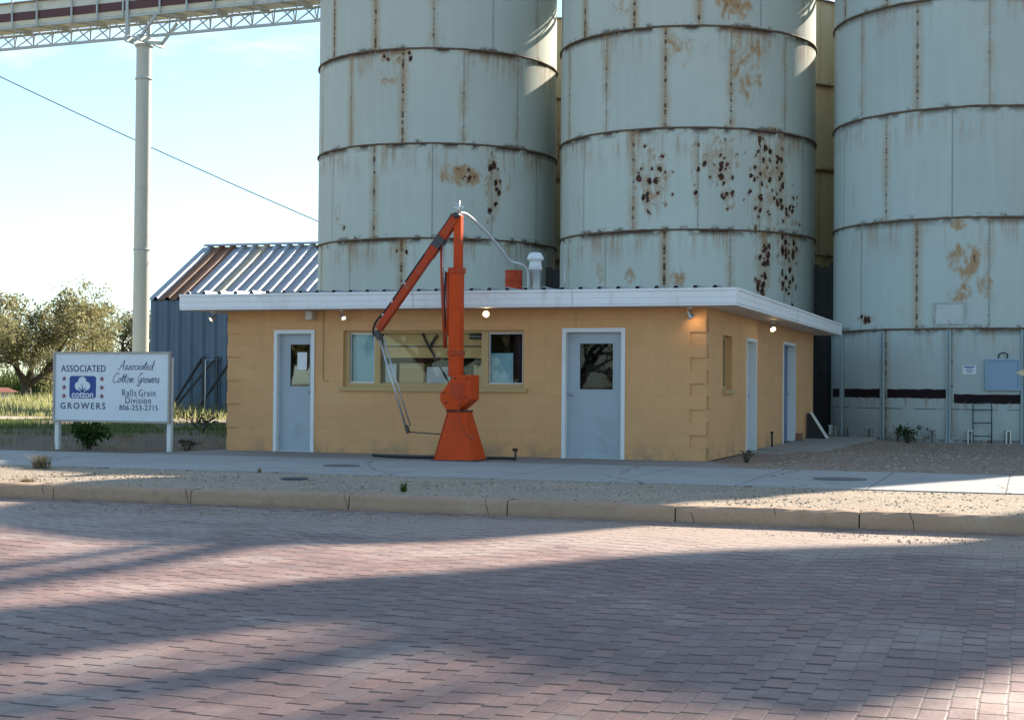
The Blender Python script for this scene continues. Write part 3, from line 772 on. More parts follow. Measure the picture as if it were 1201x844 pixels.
MB().tube([(-3.10, 2.6, 2.7), (-3.10, 2.6, 3.45)], .012, 8).build('rod', galv, t)

# ------------------------------------------------------------------ grain probe crane
cr = thing('probe_crane', (-3.56, -1.5, 0), 'red-orange grain probe crane on a tapered pedestal before the front window', 'crane')
q = MB(); bx0, bx1, by0, by1 = -3.86, -3.22, -1.82, -1.16; tx0, tx1, ty0, ty1 = -3.70, -3.40, -1.66, -1.34
q.hull([(bx0, by0, .012), (bx1, by0, .012), (bx1, by1, .012), (bx0, by1, .012)], [(tx0, ty0, .76), (tx1, ty0, .76), (tx1, ty1, .76), (tx0, ty1, .76)])
o = q.build('pedestal', red_paint, cr, bevel=.008)
MB().box(bx0 - .03, bx1 + .03, by0 - .03, by1 + .03, .008, .022).build('base_plate', dark_steel, o)
MB().box(tx0 - .012, tx1 + .012, ty0 - .012, ty1 + .012, .755, .782).build('swivel_plate', rust_dark, cr)
hp = [(-3.70, .785), (-3.50, .785), (-3.30, .95), (-3.30, 1.325), (-3.58, 1.325), (-3.72, 1.12), (-3.80, 1.04), (-3.80, .93)]
q = MB(); q.prism(hp, lambda a, b: (a, -1.70, b), lambda a, b: (a, -1.30, b)); hd = q.build('head_housing', red_paint, cr, bevel=.012)
for (a, b) in ((-3.70, .90), (-3.48, .86), (-3.36, .98), (-3.36, 1.27), (-3.55, 1.27), (-3.73, 1.05)):
    q = MB(); q.lathe([(0, -.016), (.014, -.016), (.014, 0)], (a, -1.70, b), 6, 'y'); q.build('bolt', dark_steel, hd)
q = MB(); q.box(-3.62, -3.40, -1.708, -1.7005, .96, 1.20); q.build('access_plate', red_worn, hd, bevel=.003)
for zz in (1.62, 2.90): q = MB(); q.box(-3.735, -3.515, -1.585, -1.375, zz, zz + .085); q.build('mast_collar', red_worn, cr, bevel=.004)
q = MB()
for k in range(4): q.add([(bx0 + .02, by0 - .004, .03), (bx0 + .03, by0 - .004, .03), (tx0 + .03, ty0 - .004, .75), (tx0 + .02, ty0 - .004, .75)], [(0, 1, 2, 3)]) if k == 0 else None
q.build('weld_seam', rust_dark, o, recalc=False)
MB().box(-3.72, -3.53, -1.57, -1.39, 1.3, 2.98).build('lower_mast', red_paint, cr, bevel=.008)
MB().box(-3.658, -3.540, -1.545, -1.425, 2.95, 3.80).build('upper_mast', red_paint, cr, bevel=.006)
q = MB(); q.tube([(-3.755, -1.5, 1.92), (-3.755, -1.5, 2.92)], .035, 12); q.build('mast_cylinder', red_worn, cr)
q = MB(); q.tube([(-3.80, -1.5, 1.85), (-3.80, -1.53, 2.4), (-3.79, -1.53, 2.93)], .012, 6); q.build('mast_hose', black_rubber, cr)
b0, b1 = Vector((-3.61, -1.5, 3.79)), Vector((-4.92, -1.5, 2.04)); ax = (b1 - b0).normalized(); nr = Vector((-ax.z, 0, ax.x)); nr = nr if nr.z > 0 else -nr
q = MB(); q.bar(b0, b0 + (b1 - b0) * .36, .13, .125, up=(0, 1, 0)); q.bar(b0 + (b1 - b0) * .36, b1, .11, .12, up=(0, 1, 0)); bo = q.build('boom', red_worn, cr, bevel=.006)
q = MB(); q.lathe([(0, -.10), (.045, -.10), (.045, .10), (0, .10)], (b0.x, b0.y, b0.z), 16, 'y'); q.build('pivot_pin', dark_steel, bo)
pc = b0 + ax * .50; q = MB(); q.bar(pc - ax * .09, pc + ax * .09, .15, .16, up=(0, 1, 0)); q.build('bracket', dark_steel, bo)
for tt in (.62, .78, .90):
    c = b0 + (b1 - b0) * tt + nr * .062; q = MB(); q.box(c.x - .012, c.x + .012, c.y - .045, c.y + .045, c.z - .012, c.z + .03); q.build('hose_clip', bare_steel, bo)
q = MB(); q.tube([pc - nr * .05, (-3.86, -1.5, 2.9), (-3.80, -1.5, 1.74)], [.030, .030, .030], 10); q.build('lift_cylinder', red_worn, cr)
q = MB(); q.tube([pc - nr * .05 + Vector((.035, -.05, -.02)), (-3.815, -1.55, 2.7)], .011, 8); q.build('lift_rod', bare_steel, cr)
hs = [b0 + nr * .075 + Vector((-.02, 0, .0))] + [b0 + (b1 - b0) * k + nr * .085 for k in (.1, .3, .5, .7, .86)] + [b1 + nr * .11 + Vector((.03, 0, .04)), b1 + nr * .05 + ax * .10, b1 - nr * .03 + ax * .12]
q = MB(); q.tube(bez(hs), .019, 8); q.build('boom_hose', black_rubber, cr)
q = MB(); q.bar(b1 + Vector((-.03, 0, -.02)), b1 + Vector((.01, 0, -.16)), .07, .07); q.build('elbow', dark_steel, cr)
q = MB(); e0, e1 = Vector((-4.92, -1.5, 1.92)), Vector((-4.43, -1.5, .46)); q.tube([e0, e1], .017, 8); q.tube([e0 + Vector((.055, .03, .0)), e1 + Vector((.05, .03, .06))], .012, 8); q.build('probe_tube', galv, cr)
q = MB(); q.bar(e1 + Vector((-.01, 0, .07)), e1 + Vector((.03, 0, -.05)), .05, .05); q.build('probe_tip', dark_steel, cr)
q = MB(); q.tube([(-4.42, -1.5, .43), (-3.74, -1.55, .40)], .010, 6); q.build('tie_rod', dark_steel, cr)
q = MB(); q.tube(bez([(-3.46, -1.71, .98), (-3.43, -1.76, .88), (-3.47, -1.76, .78), (-3.44, -1.78, .60), (-3.33, -1.80, .42), (-3.26, -1.74, .36), (-3.23, -1.66, .42)]), .013, 8); q.build('loop_hose', red_worn, cr)
q = MB(); q.tube([(-3.60, -1.49, 3.8), (-3.60, -1.49, 4.02)], .022, 8); q.bar((-3.68, -1.49, 3.93), (-3.52, -1.49, 3.93), .02); q.bar((-3.66, -1.49, 3.98), (-3.54, -1.49, 3.98), .014); q.build('top_fitting', galv, cr)
q = MB(); q.tube(bez([(-3.59, -1.45, 3.84), (-3.55, -1.2, 3.83), (-3.49, -.5, 3.63), (-3.54, .4, 3.42), (-3.595, 1.0, 3.29), (-3.58, 1.6, 3.27), (-3.57, 1.88, 3.17), (-3.575, 1.95, 2.98), (-3.60, 2.0, 2.80)]), .024, 8)
tag(q.build('pale_hose', cable_pale), 'pale hose arching from the crane mast top down to the roof', 'hose')
q = MB(); q.tube(bez([(-5.2, -1.05, .03), (-4.8, -1.25, .03), (-4.3, -1.35, .03), (-3.9, -1.3, .035)]), .022, 8); tag(q.build('ground_hose', black_rubber), 'black hose lying on the paving left of the crane pedestal', 'hose')
q = MB(); q.tube(bez([(-3.2, -1.2, .035), (-2.95, -1.1, .035), (-2.78, -1.06, .03)]), .02, 8); tag(q.build('ground_hose', black_rubber), 'short black hose between the crane pedestal and the standpipe', 'hose')
t = thing('standpipe', (-2.80, -1.0, 0), 'short dark standpipe with a valve on the paving right of the crane', 'pipe')
q = MB(); q.tube([(-2.80, -1.0, 0), (-2.80, -1.0, .14)], .018, 8); q.build('pipe', dark_steel, t); q = MB(); q.box(-2.84, -2.77, -1.03, -.97, .14, .19); q.build('valve', rust_dark, t)

# ------------------------------------------------------------------ sign
sg = thing('company_sign', (-10.26, -.8, 0), 'white signboard with a blue emblem and small stars on two white posts', 'sign')
sx0, sx1, sz0, sz1 = -11.42, -9.085, .475, 1.695
MB().box(sx0 + .03, sx1 - .03, -.80, -.77, sz0 + .03, sz1 - .03).build('panel', sign_white, sg)
q = MB(); q.box(sx0, sx0 + .034, -.825, -.76, sz0, sz1); q.box(sx1 - .034, sx1, -.825, -.76, sz0, sz1); q.box(sx0 + .034, sx1 - .034, -.825, -.76, sz1 - .034, sz1); q.box(sx0 + .034, sx1 - .034, -.825, -.76, sz0, sz0 + .034)
q.build('frame', painted('sign_frame_grey', (.42, .38, .34), .6, .2, 5), sg)
for xx in (-11.375, -9.13):
    q = MB(); q.box(xx - .04, xx + .04, -.758, -.68, -.1, sz1 - .1); q.build('post', white_paint, sg, bevel=.004)
FY = -.806
def text_mesh(body, cx, cz, width, height, mat, name, parent, bold=0.0, spacing=1.0, shear=0.0):
    cu = bpy.data.curves.new('lettering', 'FONT'); cu.body = body; cu.align_x = 'CENTER'; cu.align_y = 'CENTER'
    cu.size = 1; cu.offset = bold; cu.space_character = spacing; cu.extrude = .02; cu.shear = shear; cu.resolution_u = 3
    tmp = bpy.data.objects.new('lettering_curve', cu); COL.objects.link(tmp)
    bpy.context.view_layer.update()
    me = bpy.data.meshes.new_from_object(tmp.evaluated_get(bpy.context.evaluated_depsgraph_get()))
    bpy.data.objects.remove(tmp); bpy.data.curves.remove(cu)
    co = np.array([v.co[:] for v in me.vertices]); mn, mx_ = co.min(0), co.max(0)
    for v in me.vertices:
        a = (v.co.x - (mn[0] + mx_[0]) / 2) / (mx_[0] - mn[0]) * width; b = (v.co.y - (mn[1] + mx_[1]) / 2) / (mx_[1] - mn[1]) * height
        v.co = (cx + a, FY + (0 if v.co.z < 0 else -.003) + .003, cz + b)
    me.materials.clear(); me.materials.append(mat); me.name = name
    o = bpy.data.objects.new(name, me); COL.objects.link(o); o.parent = parent; o.matrix_parent_inverse = Matrix.Translation(parent.location).inverted(); return o
text_mesh('ASSOCIATED', -10.815, 1.405, .90, .118, sign_navy, 'lettering', sg, .006, 1.1)
text_mesh('GROWERS', -10.815, .755, .91, .112, sign_navy, 'lettering', sg, .006, 1.35)
text_mesh('Ralls', -9.885, .990, .28, .115, sign_navy, 'lettering', sg, -.004, 1.15); text_mesh('Grain', -9.535, .990, .33, .115, sign_navy, 'lettering', sg, -.004, 1.15)
text_mesh('Division', -9.71, .862, .50, .112, sign_navy, 'lettering', sg, -.004, 1.15)
text_mesh('806-253-2715', -9.70, .735, .76, .092, sign_navy, 'lettering', sg, -.002, 1.1)
GL = {'A': ([[(-.12, .12), (.0, .02), (.14, .25), (.42, .95), (.46, .5), (.46, .04)], [(.10, .36), (.58, .42)]], .62),
 's': ([[(0, .03), (.14, .28), (.2, .47), (.27, .22), (.2, .0), (.06, .05)]], .34), 'o': ([[(.22, .45), (.06, .27), (.12, .0), (.3, .16), (.26, .4), (.2, .45), (.28, .36), (.42, .4)]], .42),
 'c': ([[(.3, .38), (.2, .45), (.06, .25), (.12, .01), (.34, .1)]], .35), 'i': ([[(0, .06), (.1, .43), (.1, .08), (.2, .03)], [(.15, .62), (.17, .66)]], .2),
 'a': ([[(.33, .38), (.2, .45), (.05, .25), (.1, .02), (.25, .1), (.35, .43), (.34, .1), (.46, .03)]], .45), 't': ([[(0, .1), (.14, .86), (.11, .12), (.22, .03)], [(-.02, .55), (.28, .6)]], .25),
 'e': ([[(.02, .16), (.2, .28), (.2, .44), (.1, .44), (.04, .2), (.12, .0), (.32, .1)]], .33), 'd': ([[(.33, .38), (.2, .45), (.05, .25), (.1, .02), (.25, .1), (.42, .98), (.36, .1), (.47, .03)]], .47),
 'C': ([[(.56, .78), (.44, .97), (.18, .66), (.1, .2), (.28, -.02), (.56, .14)]], .56), 'n': ([[(0, .05), (.08, .43), (.07, .02), (.14, .32), (.27, .44), (.31, .3), (.3, .07), (.4, .03)]], .4),
 'G': ([[(.56, .8), (.42, .97), (.15, .62), (.12, .2), (.34, .1), (.5, .48), (.48, -.12), (.28, -.36), (.1, -.22), (.34, .0), (.66, .12)]], .64),
 'r': ([[(0, .05), (.08, .43), (.14, .5), (.17, .4), (.26, .4), (.23, .1), (.34, .03)]], .33), 'w': ([[(0, .42), (.05, .05), (.15, .08), (.2, .4), (.25, .05), (.35, .1), (.4, .42), (.47, .38)]], .46), ' ': ([], .35)}
def script(txt, xa, xb, base, h, wd):
    tot = sum(GL[c][1] for c in txt); k = (xb - xa) / tot; x = xa; q = MB()
    for c in txt:
        for st_ in GL[c][0]:
            p = bez([(x + (a + .22 * b) * k, FY, base + b * h) for a, b in st_], 4)
            for i in range(len(p) - 1):
                d = (p[i + 1] - p[i]); 
                if d.length < 1e-6: continue
                n_ = Vector((-d.z, 0, d.x)).normalized() * wd / 2; e = d.normalized() * wd * .25
                q.add([p[i] - e + n_, p[i] - e - n_, p[i + 1] + e - n_, p[i + 1] + e + n_], [(0, 1, 2, 3)])
        x += GL[c][1] * k
    q.build('script_lettering', sign_navy, sg, recalc=False)
script('Associated', -10.10, -9.42, 1.385, .17, .0085); script('Cotton', -10.24, -9.80, 1.165, .175, .0085); script('Growers', -9.74, -9.30, 1.165, .175, .0085)
def rrect(x0, x1, z0, z1, r, n=5):
    o = []
    for cx, cz, a0 in ((x1 - r, z1 - r, 0), (x0 + r, z1 - r, 90), (x0 + r, z0 + r, 180), (x1 - r, z0 + r, 270)):
        for i in range(n + 1): t = R_(a0 + 90 * i / n); o.append((cx + r * cos(t), cz + r * sin(t)))
    return o
em = MB(); em.prism(rrect(-11.09, -10.555, .885, 1.275, .05), lambda a, b: (a, -.801, b), lambda a, b: (a, -.8045, b)); eo = em.build('emblem', sign_blue, sg)
q = MB()
for (a, b, r) in ((-10.83, 1.175, .085), (-10.905, 1.10, .075), (-10.745, 1.10, .075), (-10.825, 1.06, .075)):
    yy = FY - .0006 * (a + 11); q.prism([(a + r * cos(2 * pi * i / 20), b + r * sin(2 * pi * i / 20)) for i in range(20)], lambda p, s_: (p, -.8040, s_), lambda p, s_, yy=yy: (p, yy, s_))
q.build('cotton_boll', sign_white, eo)
q = MB(); 
for a, b in (((-10.825, 1.0), (-10.825, 1.09)), ((-10.825, 1.0), (-10.89, 1.06)), ((-10.825, 1.0), (-10.76, 1.06)), ((-10.86, 1.0), (-10.79, 1.0))): q.bar((a[0], FY - .004, a[1]), (b[0], FY - .004, b[1]), .018, .004, up=(0, 1, 0))
q.build('boll_leaf', sign_blue, eo)
FY -= .001; text_mesh('cotton', -10.822, .945, .44, .10, sign_white, 'emblem_lettering', eo, .018, .95); FY += .001
for xx in (-11.20, -10.435):
    for zz in (1.225, 1.075, .925):
        q = MB(); p = [((.052 if i % 2 == 0 else .021) * sin(2 * pi * i / 10) + xx, (.052 if i % 2 == 0 else .021) * cos(2 * pi * i / 10) + zz) for i in range(10)]
        q.prism(p, lambda a, b: (a, -.801, b), lambda a, b: (a, -.806, b)); q.build('star', sign_star, sg)

# ------------------------------------------------------------------ silos
RS = 3.43
def silo(name, c, face, tint, off, label, group, top=12.75, pitch=2.55, z0=-.1, blobs=(), rust=1.0, band=False, detail=True, cone=.35, ringz=0.0):
    t = thing(name, (c[0], c[1], z0), label, 'silo', group)
    mat = silo_paint('silo_paint', tint, off, blobs, rust, band, pitch)
    n = 144; zs = [z0] + [k * pitch + ringz for k in range(1, int(top / pitch) + 1)]
    if zs[-1] < top - .05: zs.append(top)
    else: zs[-1] = top
    me = bpy.data.meshes.new('shell'); vs = []; fs = []; uvs = []
    for z in zs:
        for j in range(n + 1):
            a = -pi + 2 * pi * j / n; p = R_(face) + a; vs.append((c[0] + RS * cos(p), c[1] + RS * sin(p), z))
    for i in range(len(zs) - 1):
        for j in range(n): fs.append((i * (n + 1) + j, i * (n + 1) + j + 1, (i + 1) * (n + 1) + j + 1, (i + 1) * (n + 1) + j))
    me.from_pydata(vs, [], fs); ul = me.uv_layers.new(name='UVMap')
    for li, l in enumerate(me.loops):
        vi = l.vertex_index; j = vi % (n + 1); ul.data[li].uv = (-pi + 2 * pi * j / n, zs[vi // (n + 1)] - ringz)
    me.polygons.foreach_set('use_smooth', [True] * len(fs)); me.materials.append(mat)
    o = bpy.data.objects.new('shell', me); COL.objects.link(o); o.parent = t; o.matrix_parent_inverse = Matrix.Translation(t.location).inverted()
    rr = random.Random(int(c[0] * 10))
    for z in zs[1:]:
        q = MB(); N = 120; pr = [(-.01, -.021), (.042, -.021), (.050, 0), (.042, .021), (-.01, .021)]
        vs = []; 
        for j in range(N):
            p = 2 * pi * j / N; w = rr.uniform(-.006, .006)
            for a, b in pr: vs.append((c[0] + (RS + a) * cos(p), c[1] + (RS + a) * sin(p), z + b + w))
        m_ = len(pr); fs = [(j * m_ + i, ((j + 1) % N) * m_ + i, ((j + 1) % N) * m_ + i + 1, j * m_ + i + 1) for j in range(N) for i in range(m_ - 1)]
        q.add(vs, fs, False).build('hoop', ring_rust, t)
    MB().lathe([(RS + .09, top - .01), (RS + .09, top + .02), (.3, top + cone), (.28, top + cone + .15), (0, top + cone + .15)], (c[0], c[1], 0), 72).build('roof', galv, t)
    MB().lathe([(RS + .16, -.3), (RS + .16, z0 + .02), (RS - .02, z0 + .03)], (c[0], c[1], 0), 72).build('foundation', concrete('bin_footing', (.25, .23, .21)), t)
    return t
pale = (.515, .545, .485)
LC, MC, RC = (-11.5, 17.731), (-4.041, 17.255), (3.418, 16.779)
silo('grain_silo', LC, -68.56, pale, -2.3, 'pale steel silo farthest left, rising behind the crane and red drum', 'bolted steel silos in the front row',
     blobs=[(10, 6.8, 16, .5, 1.05, 1), (13, 6.85, 4, .35, 1.5, 0), (26, 6.5, 6, 1.3, 1.4, 0), (28, 6.6, 14, 1.2, .7, 1), (-20, 9.6, 18, 1.0, .7, 1), (-16, 4.85, 5, .35, 1.1, 0), (-20, 10.05, 15, .35, .9, 0), (2, 10.4, 6, .3, .6, 1), (26, 9.2, 6, 1.0, .5, 1), (-50, 5.8, 5, .8, .55, 0)])
silo('grain_silo', MC, -77.84, pale, 4.7, 'pale steel silo in the middle with dense dark rust spots down its right side', 'bolted steel silos in the front row',
     blobs=[(33, 6.8, 6, 1.1, 1.4, 0), (43, 6.6, 5, 1.5, 1.6, 0), (38, 6.2, 17, 1.9, .95, 0), (34, 4.2, 6, 1.4, 1.6, 0), (50, 4.6, 11, 2.2, 1.05, 0), (-14, 6.3, 11, 1.25, 1.2, 0), (15, 6.8, 11, .9, 1.25, 0), (18, 5.9, 5, .5, 1.0, 0), (3.5, 6.5, 3, 1.3, 1.05, 0), (26, 9.2, 16, 1.6, .85, 1), (20, 10.7, 14, .6, 1.0, 1), (-3, 9.7, 12, .9, .75, 1), (38, 6.0, 18, 1.8, .7, 1), (-14, 6.4, 13, 1.3, .7, 1), (-30, 10.8, 10, .5, .8, 1), (-40, 4.0, 5, .8, .8, 1), (-24, 3.95, 5, .35, 1.0, 1), (-4, 3.9, 6, .5, 1.0, 1), (-50, 10.4, 4, .3, 1.2, 0)])
sr = silo('grain_silo', RC, -88.04, (.455, .515, .485), -7.4, 'pale steel silo nearest the right edge with a black band, blue hatch and ladder', 'bolted steel silos in the front row',
     pitch=2.58, ringz=.0, top=12.9, rust=.75, band=True, blobs=[(-3, 4.15, 10, .75, 1.0, 1), (5, 3.6, 6, .6, .85, 1), (-4, 3.4, 8, .4, .9, 1), (-5, 5.0, 5, .25, .9, 1), (-46, 2.85, 8, .16, 1.2, 0), (30, 4.1, 5, 1.0, .9, 0)])
steel2 = painted('silo_trim_paint', (.36, .44, .44), .55, .14, 3, dirt=(.16, .11, .08), dirt_amt=.4, dscale=3)
F0 = R_(-88.04)
for k in range(-4, 5):
    a = F0 + R_(-8.5 + 27.69 * k); w = .05 / RS
    q = MB(); q.arcbox(*RC, a - w, a - w * .45, -.1, 2.55, RS - .01, RS + .06, 2); q.arcbox(*RC, a + w * .45, a + w, -.1, 2.55, RS - .01, RS + .06, 2); q.arcbox(*RC, a - w * .45, a + w * .45, -.1, 2.55, RS - .01, RS + .015, 2)
    q.build('stiffener', steel2, sr)
for k in range(-6, 6):
    a = F0 + R_(-.4 + 13.85 * k); w = .06 / RS
    q = MB(); q.arcbox(*RC, a - w, a - w * .5, -.1, .20, RS - .01, RS + .10, 2); q.arcbox(*RC, a + w * .5, a + w, -.1, .20, RS - .01, RS + .10, 2); q.arcbox(*RC, a - w, a + w, .20, .225, RS - .01, RS + .12, 2)
    q.build('anchor_bracket', galv, sr)
q = MB(); q.arcbox(*RC, F0 + R_(5.9), F0 + R_(17.2), 1.19, 1.83, RS - .01, RS + .05, 6); ho = q.build('hatch', hatch_blue, sr)
q = MB()
for (a0, a1, b0_, b1_) in ((5.0, 5.9, 1.15, 1.87), (17.2, 18.1, 1.15, 1.87), (5.9, 17.2, 1.83, 1.87), (5.9, 17.2, 1.15, 1.19)): q.arcbox(*RC, F0 + R_(a0), F0 + R_(a1), b0_, b1_, RS - .01, RS + .075, 4)
q.build('hatch_frame', hatch_blue, ho)
hpn = lambda a, z, d=.10: (RC[0] + (RS + d) * cos(F0 + R_(a)), RC[1] + (RS + d) * sin(F0 + R_(a)), z)
q = MB(); q.tube(bez([hpn(10.0, 1.90, .02), hpn(10.1, 1.98, .08), hpn(11.6, 2.02, .09), hpn(13.1, 1.98, .08), hpn(13.2, 1.90, .02)]), .016, 8); q.build('hatch_handle', dark_steel, ho)
q = MB(); q.arcbox(*RC, F0 + R_(-3.3), F0 + R_(1.7), 1.52, 1.72, RS - .005, RS + .012, 4); no = q.build('warning_plate', paper, sr)
q = MB(); q.arcbox(*RC, F0 + R_(-2.7), F0 + R_(1.1), 1.672, 1.70, RS + .0125, RS + .014, 4)
for zz, a0, a1 in ((1.63, -1.9, .4), (1.595, -2.3, .8), (1.56, -1.6, .2)): q.arcbox(*RC, F0 + R_(a0), F0 + R_(a1), zz, zz + .014, RS + .0125, RS + .014, 3)
q.build('plate_marks', sign_blue, no)
q = MB()
for a in (.6, 7.3): q.tube([hpn(a, -.08), hpn(a, .87)], .014, 6)
for zz in (.10, .40, .70, .84): q.tube([hpn(.6, zz), hpn(7.3, zz + (.03 if zz > .8 else 0))], .012, 6)
q.build('ladder', dark_steel, sr)
q = MB()
for (a0, a1, b0_, b1_) in ((-14.6, -13.7, 2.66, 3.2), (-3.0, -2.1, 2.66, 3.2), (-13.7, -3.0, 3.16, 3.2), (-13.7, -3.0, 2.66, 2.70)): q.arcbox(*RC, F0 + R_(a0), F0 + R_(a1), b0_, b1_, RS - .01, RS + .03, 5)
po = q.build('patch_frame', painted('patched_frame_paint', (.40, .43, .40), .6, .15, 4, dirt=(.09, .045, .025), dirt_amt=.95, dscale=5.5), sr); q = MB(); q.arcbox(*RC, F0 + R_(-13.7), F0 + R_(-3.0), 2.70, 3.16, RS - .01, RS + .012, 6); q.build('patch_plate', painted('pale_patch', (.50, .54, .53), .5, .08, 3, dirt=(.2, .1, .06), dirt_amt=.5, dscale=5), po)
cream = (.40, .385, .275)
for (cx, cy), lb in (((-11.04, 25.2), 'cream steel silo in the rear row behind the leftmost pale silo'), ((-3.58, 24.75), 'cream steel silo in the rear row glimpsed between the left and middle silos'), ((3.88, 24.27), 'cream steel silo in the rear row glimpsed between the middle and right silos'), ((11.0, 25.7), 'cream steel silo at the right end of the rear row, past the right edge')):
    silo('rear_silo', (cx, cy), -75, cream, 3.0, lb, 'cream steel silos in the rear row', top=12.72, rust=.8, cone=.75)
for (a, b, lb) in ((-7.9, -7.3, 'dark panel standing in for shade at the foot of the gap between left and middle silos'), (-.75, .05, 'dark panel standing in for shade at the foot of the gap between middle and right silos')):
    t = thing('gap_shade_panel', ((a + b) / 2, 17.3, -.1), lb, 'shade panel', 'dark panels for the shade between the silos')  # dark boards added to imitate deep shade low in the gap
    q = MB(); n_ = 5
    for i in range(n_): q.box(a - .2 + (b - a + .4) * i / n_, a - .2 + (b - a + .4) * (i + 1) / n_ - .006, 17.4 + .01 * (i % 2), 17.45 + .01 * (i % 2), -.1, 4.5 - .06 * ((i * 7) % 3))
    q.box(a - .2, b + .2, 17.47, 17.5, -.1, 4.3); q.build('shade_boards', gap_shade_dark, t)
# the row goes on to the right of the picture
silo('grain_silo', (10.6, 18.1), -95, pale, 2.0, 'taller pale silo next in the front row, just past the right edge', 'bolted steel silos in the front row', top=17.1, cone=.2)
silo('grain_silo', (18.8, 15.8), -100, pale, 2.0, 'pale silo at the far right end of the front row', 'bolted steel silos in the front row', top=13.6)

# unseen elevator tower, outline and bars shaped to throw the long street shadows
sgh = Vector((sin(SUN_AZ), cos(SUN_AZ), 0)); qv = Vector((cos(SUN_AZ), -sin(SUN_AZ), 0)); base = Vector((CAM.x, CAM.y, 0))
def along(p, q_, z=0): v = base + sgh * p + qv * q_; return (v.x, v.y, z)
tw = thing('unseen_shadow_tower', along(48, -5.6), 'unseen grain elevator tower outlined to cast the street shadows, beyond the right end of the silos', 'tower')
shadow_tower_mat = painted('shadow_tower_sheet', (.45, .45, .43), .5, .15, 1, metal=.3)
def obl(p0, p1, q0, q1, z0, z1):
    return [along(p0, q0, z0), along(p0, q1, z0), along(p1, q1, z0), along(p1, q0, z0)], [along(p0, q0, z1), along(p0, q1, z1), along(p1, q1, z1), along(p1, q0, z1)]
TE = math.tan(SUN_EL)
def hgt(p, A=47): return (A - p) * TE
pl = [(-6.75, -.1), (-6.75, hgt(12.3)), (-7.8, hgt(10)), (-8.15, hgt(7.9)), (-8.45, hgt(6.8)), (-8.6, hgt(4.3)), (-8.6, hgt(.5)), (-6.9, hgt(.5)), (-6.9, hgt(6.2)), (-3.4, hgt(6.0)), (-3.4, -.1)]
q = MB(); q.prism(pl, lambda a, b: along(46.5, a, b), lambda a, b: along(47.5, a, b)); q.build('shaft', shadow_tower_mat, tw)
q = MB(); q.bar(along(47, -6.05, hgt(6.6)), along(47, -6.05, hgt(-1)), .42); q.build('shadow_stack', shadow_tower_mat, tw)
q = MB(); q.bar(along(47, -5.1, hgt(6.6)), along(47, -4.75, hgt(1)), .16); q.build('shadow_mast', galv, tw)
for i in range(8):  # unseen thin bars added to dim the sunlit streaks on the street
    q = MB(); qq = -6.55 + i * .36; q.bar(along(47.5, qq, hgt(6.6)), along(47.5, qq + .05 * (i % 3), hgt(-.5)), .15); q.build('shade_bar', galv, tw)
q = MB(); q.tube([along(46, -8.3, hgt(2.0, 46)), along(40, -11.8, 16.9)], .24, 10); q.build('shadow_spout', galv, tw)
q = MB(); q.tube([along(46, -8.3, hgt(.0, 46)), along(41, -12.6, 17.2)], .17, 10); q.build('shadow_spout', galv, tw)

# ------------------------------------------------------------------ overhead conveyor and its pole
cdv = Vector((.9981, -.0617, 0)); cp = Vector((-23.4, 21.0, 0)); cn = Vector((.0617, .9981, 0))
def cv(s_, n_, z): v = cp + cdv * s_ + cn * n_; return (v.x, v.y, z)
con = thing('overhead_conveyor', cv(0, 0, 12.7), 'beige overhead grain conveyor with a maroon band carried on a grey truss', 'conveyor')
S0, S1 = -15.0, 35.0
Zb, Zt = 12.78, 13.36
q = MB(); q.bar(cv(S0, 0, Zb), cv(S1, 0, Zb), .085); q.build('bottom_chord', truss_grey, con)
for nn in (-.55, .55): q = MB(); q.bar(cv(S0, nn, Zt), cv(S1, nn, Zt), .07); q.build('top_chord', truss_grey, con)
k = 0; s_ = S0; dS = .80; web2 = MB(); brc2 = MB()
while s_ < S1 - dS:
    for nn in (-.55, .55):
        web = MB() if s_ < 14 else web2; web.bar(cv(s_, 0, Zb), cv(s_ + dS * .5, nn, Zt), .042); web.bar(cv(s_ + dS * .5, nn, Zt), cv(s_ + dS, 0, Zb), .036); (web.build('web_brace', truss_grey, con) if s_ < 14 else None)
    brc = MB() if s_ < 14 else brc2; brc.bar(cv(s_ + dS * .5, -.55, Zt), cv(s_ + dS * (1.5 if k % 2 else .5), .55, Zt), .05); (brc.build('cross_brace', truss_grey, con) if s_ < 14 else None)
    s_ += dS; k += 1
web2.build('web_lattice', truss_grey, con); brc2.build('cross_lattice', truss_grey, con)
q = MB(); q.hull([cv(S0, -.52, Zt + .06), cv(S0, .52, Zt + .06), cv(S0, .56, Zt + .22), cv(S0, -.56, Zt + .22)], [cv(S1, -.52, Zt + .06), cv(S1, .52, Zt + .06), cv(S1, .56, Zt + .22), cv(S1, -.56, Zt + .22)]); q.build('trough', beige_paint, con)
q = MB(); q.hull([cv(S0, -.60, Zt + .222), cv(S0, .60, Zt + .222), cv(S0, .60, Zt + .50), cv(S0, -.60, Zt + .50)], [cv(S1, -.60, Zt + .222), cv(S1, .60, Zt + .222), cv(S1, .60, Zt + .50), cv(S1, -.60, Zt + .50)]); q.build('side_band', maroon_paint, con)
q = MB(); q.hull([cv(S0, -.56, Zt + .502), cv(S0, .56, Zt + .502), cv(S0, .50, Zt + .84), cv(S0, -.50, Zt + .84)], [cv(S1, -.56, Zt + .502), cv(S1, .56, Zt + .502), cv(S1, .50, Zt + .84), cv(S1, -.50, Zt + .84)]); q.build('cover', beige_paint, con)
q = MB(); q.box(0, 0, 0, 0, 0, 0) if False else q.hull([cv(S0, -.66, Zt + .85), cv(S0, .66, Zt + .85), cv(S0, .1, Zt + 1.04), cv(S0, -.1, Zt + 1.04)], [cv(S1, -.66, Zt + .85), cv(S1, .66, Zt + .85), cv(S1, .1, Zt + 1.04), cv(S1, -.1, Zt + 1.04)]); q.build('cover_cap', galv, con)
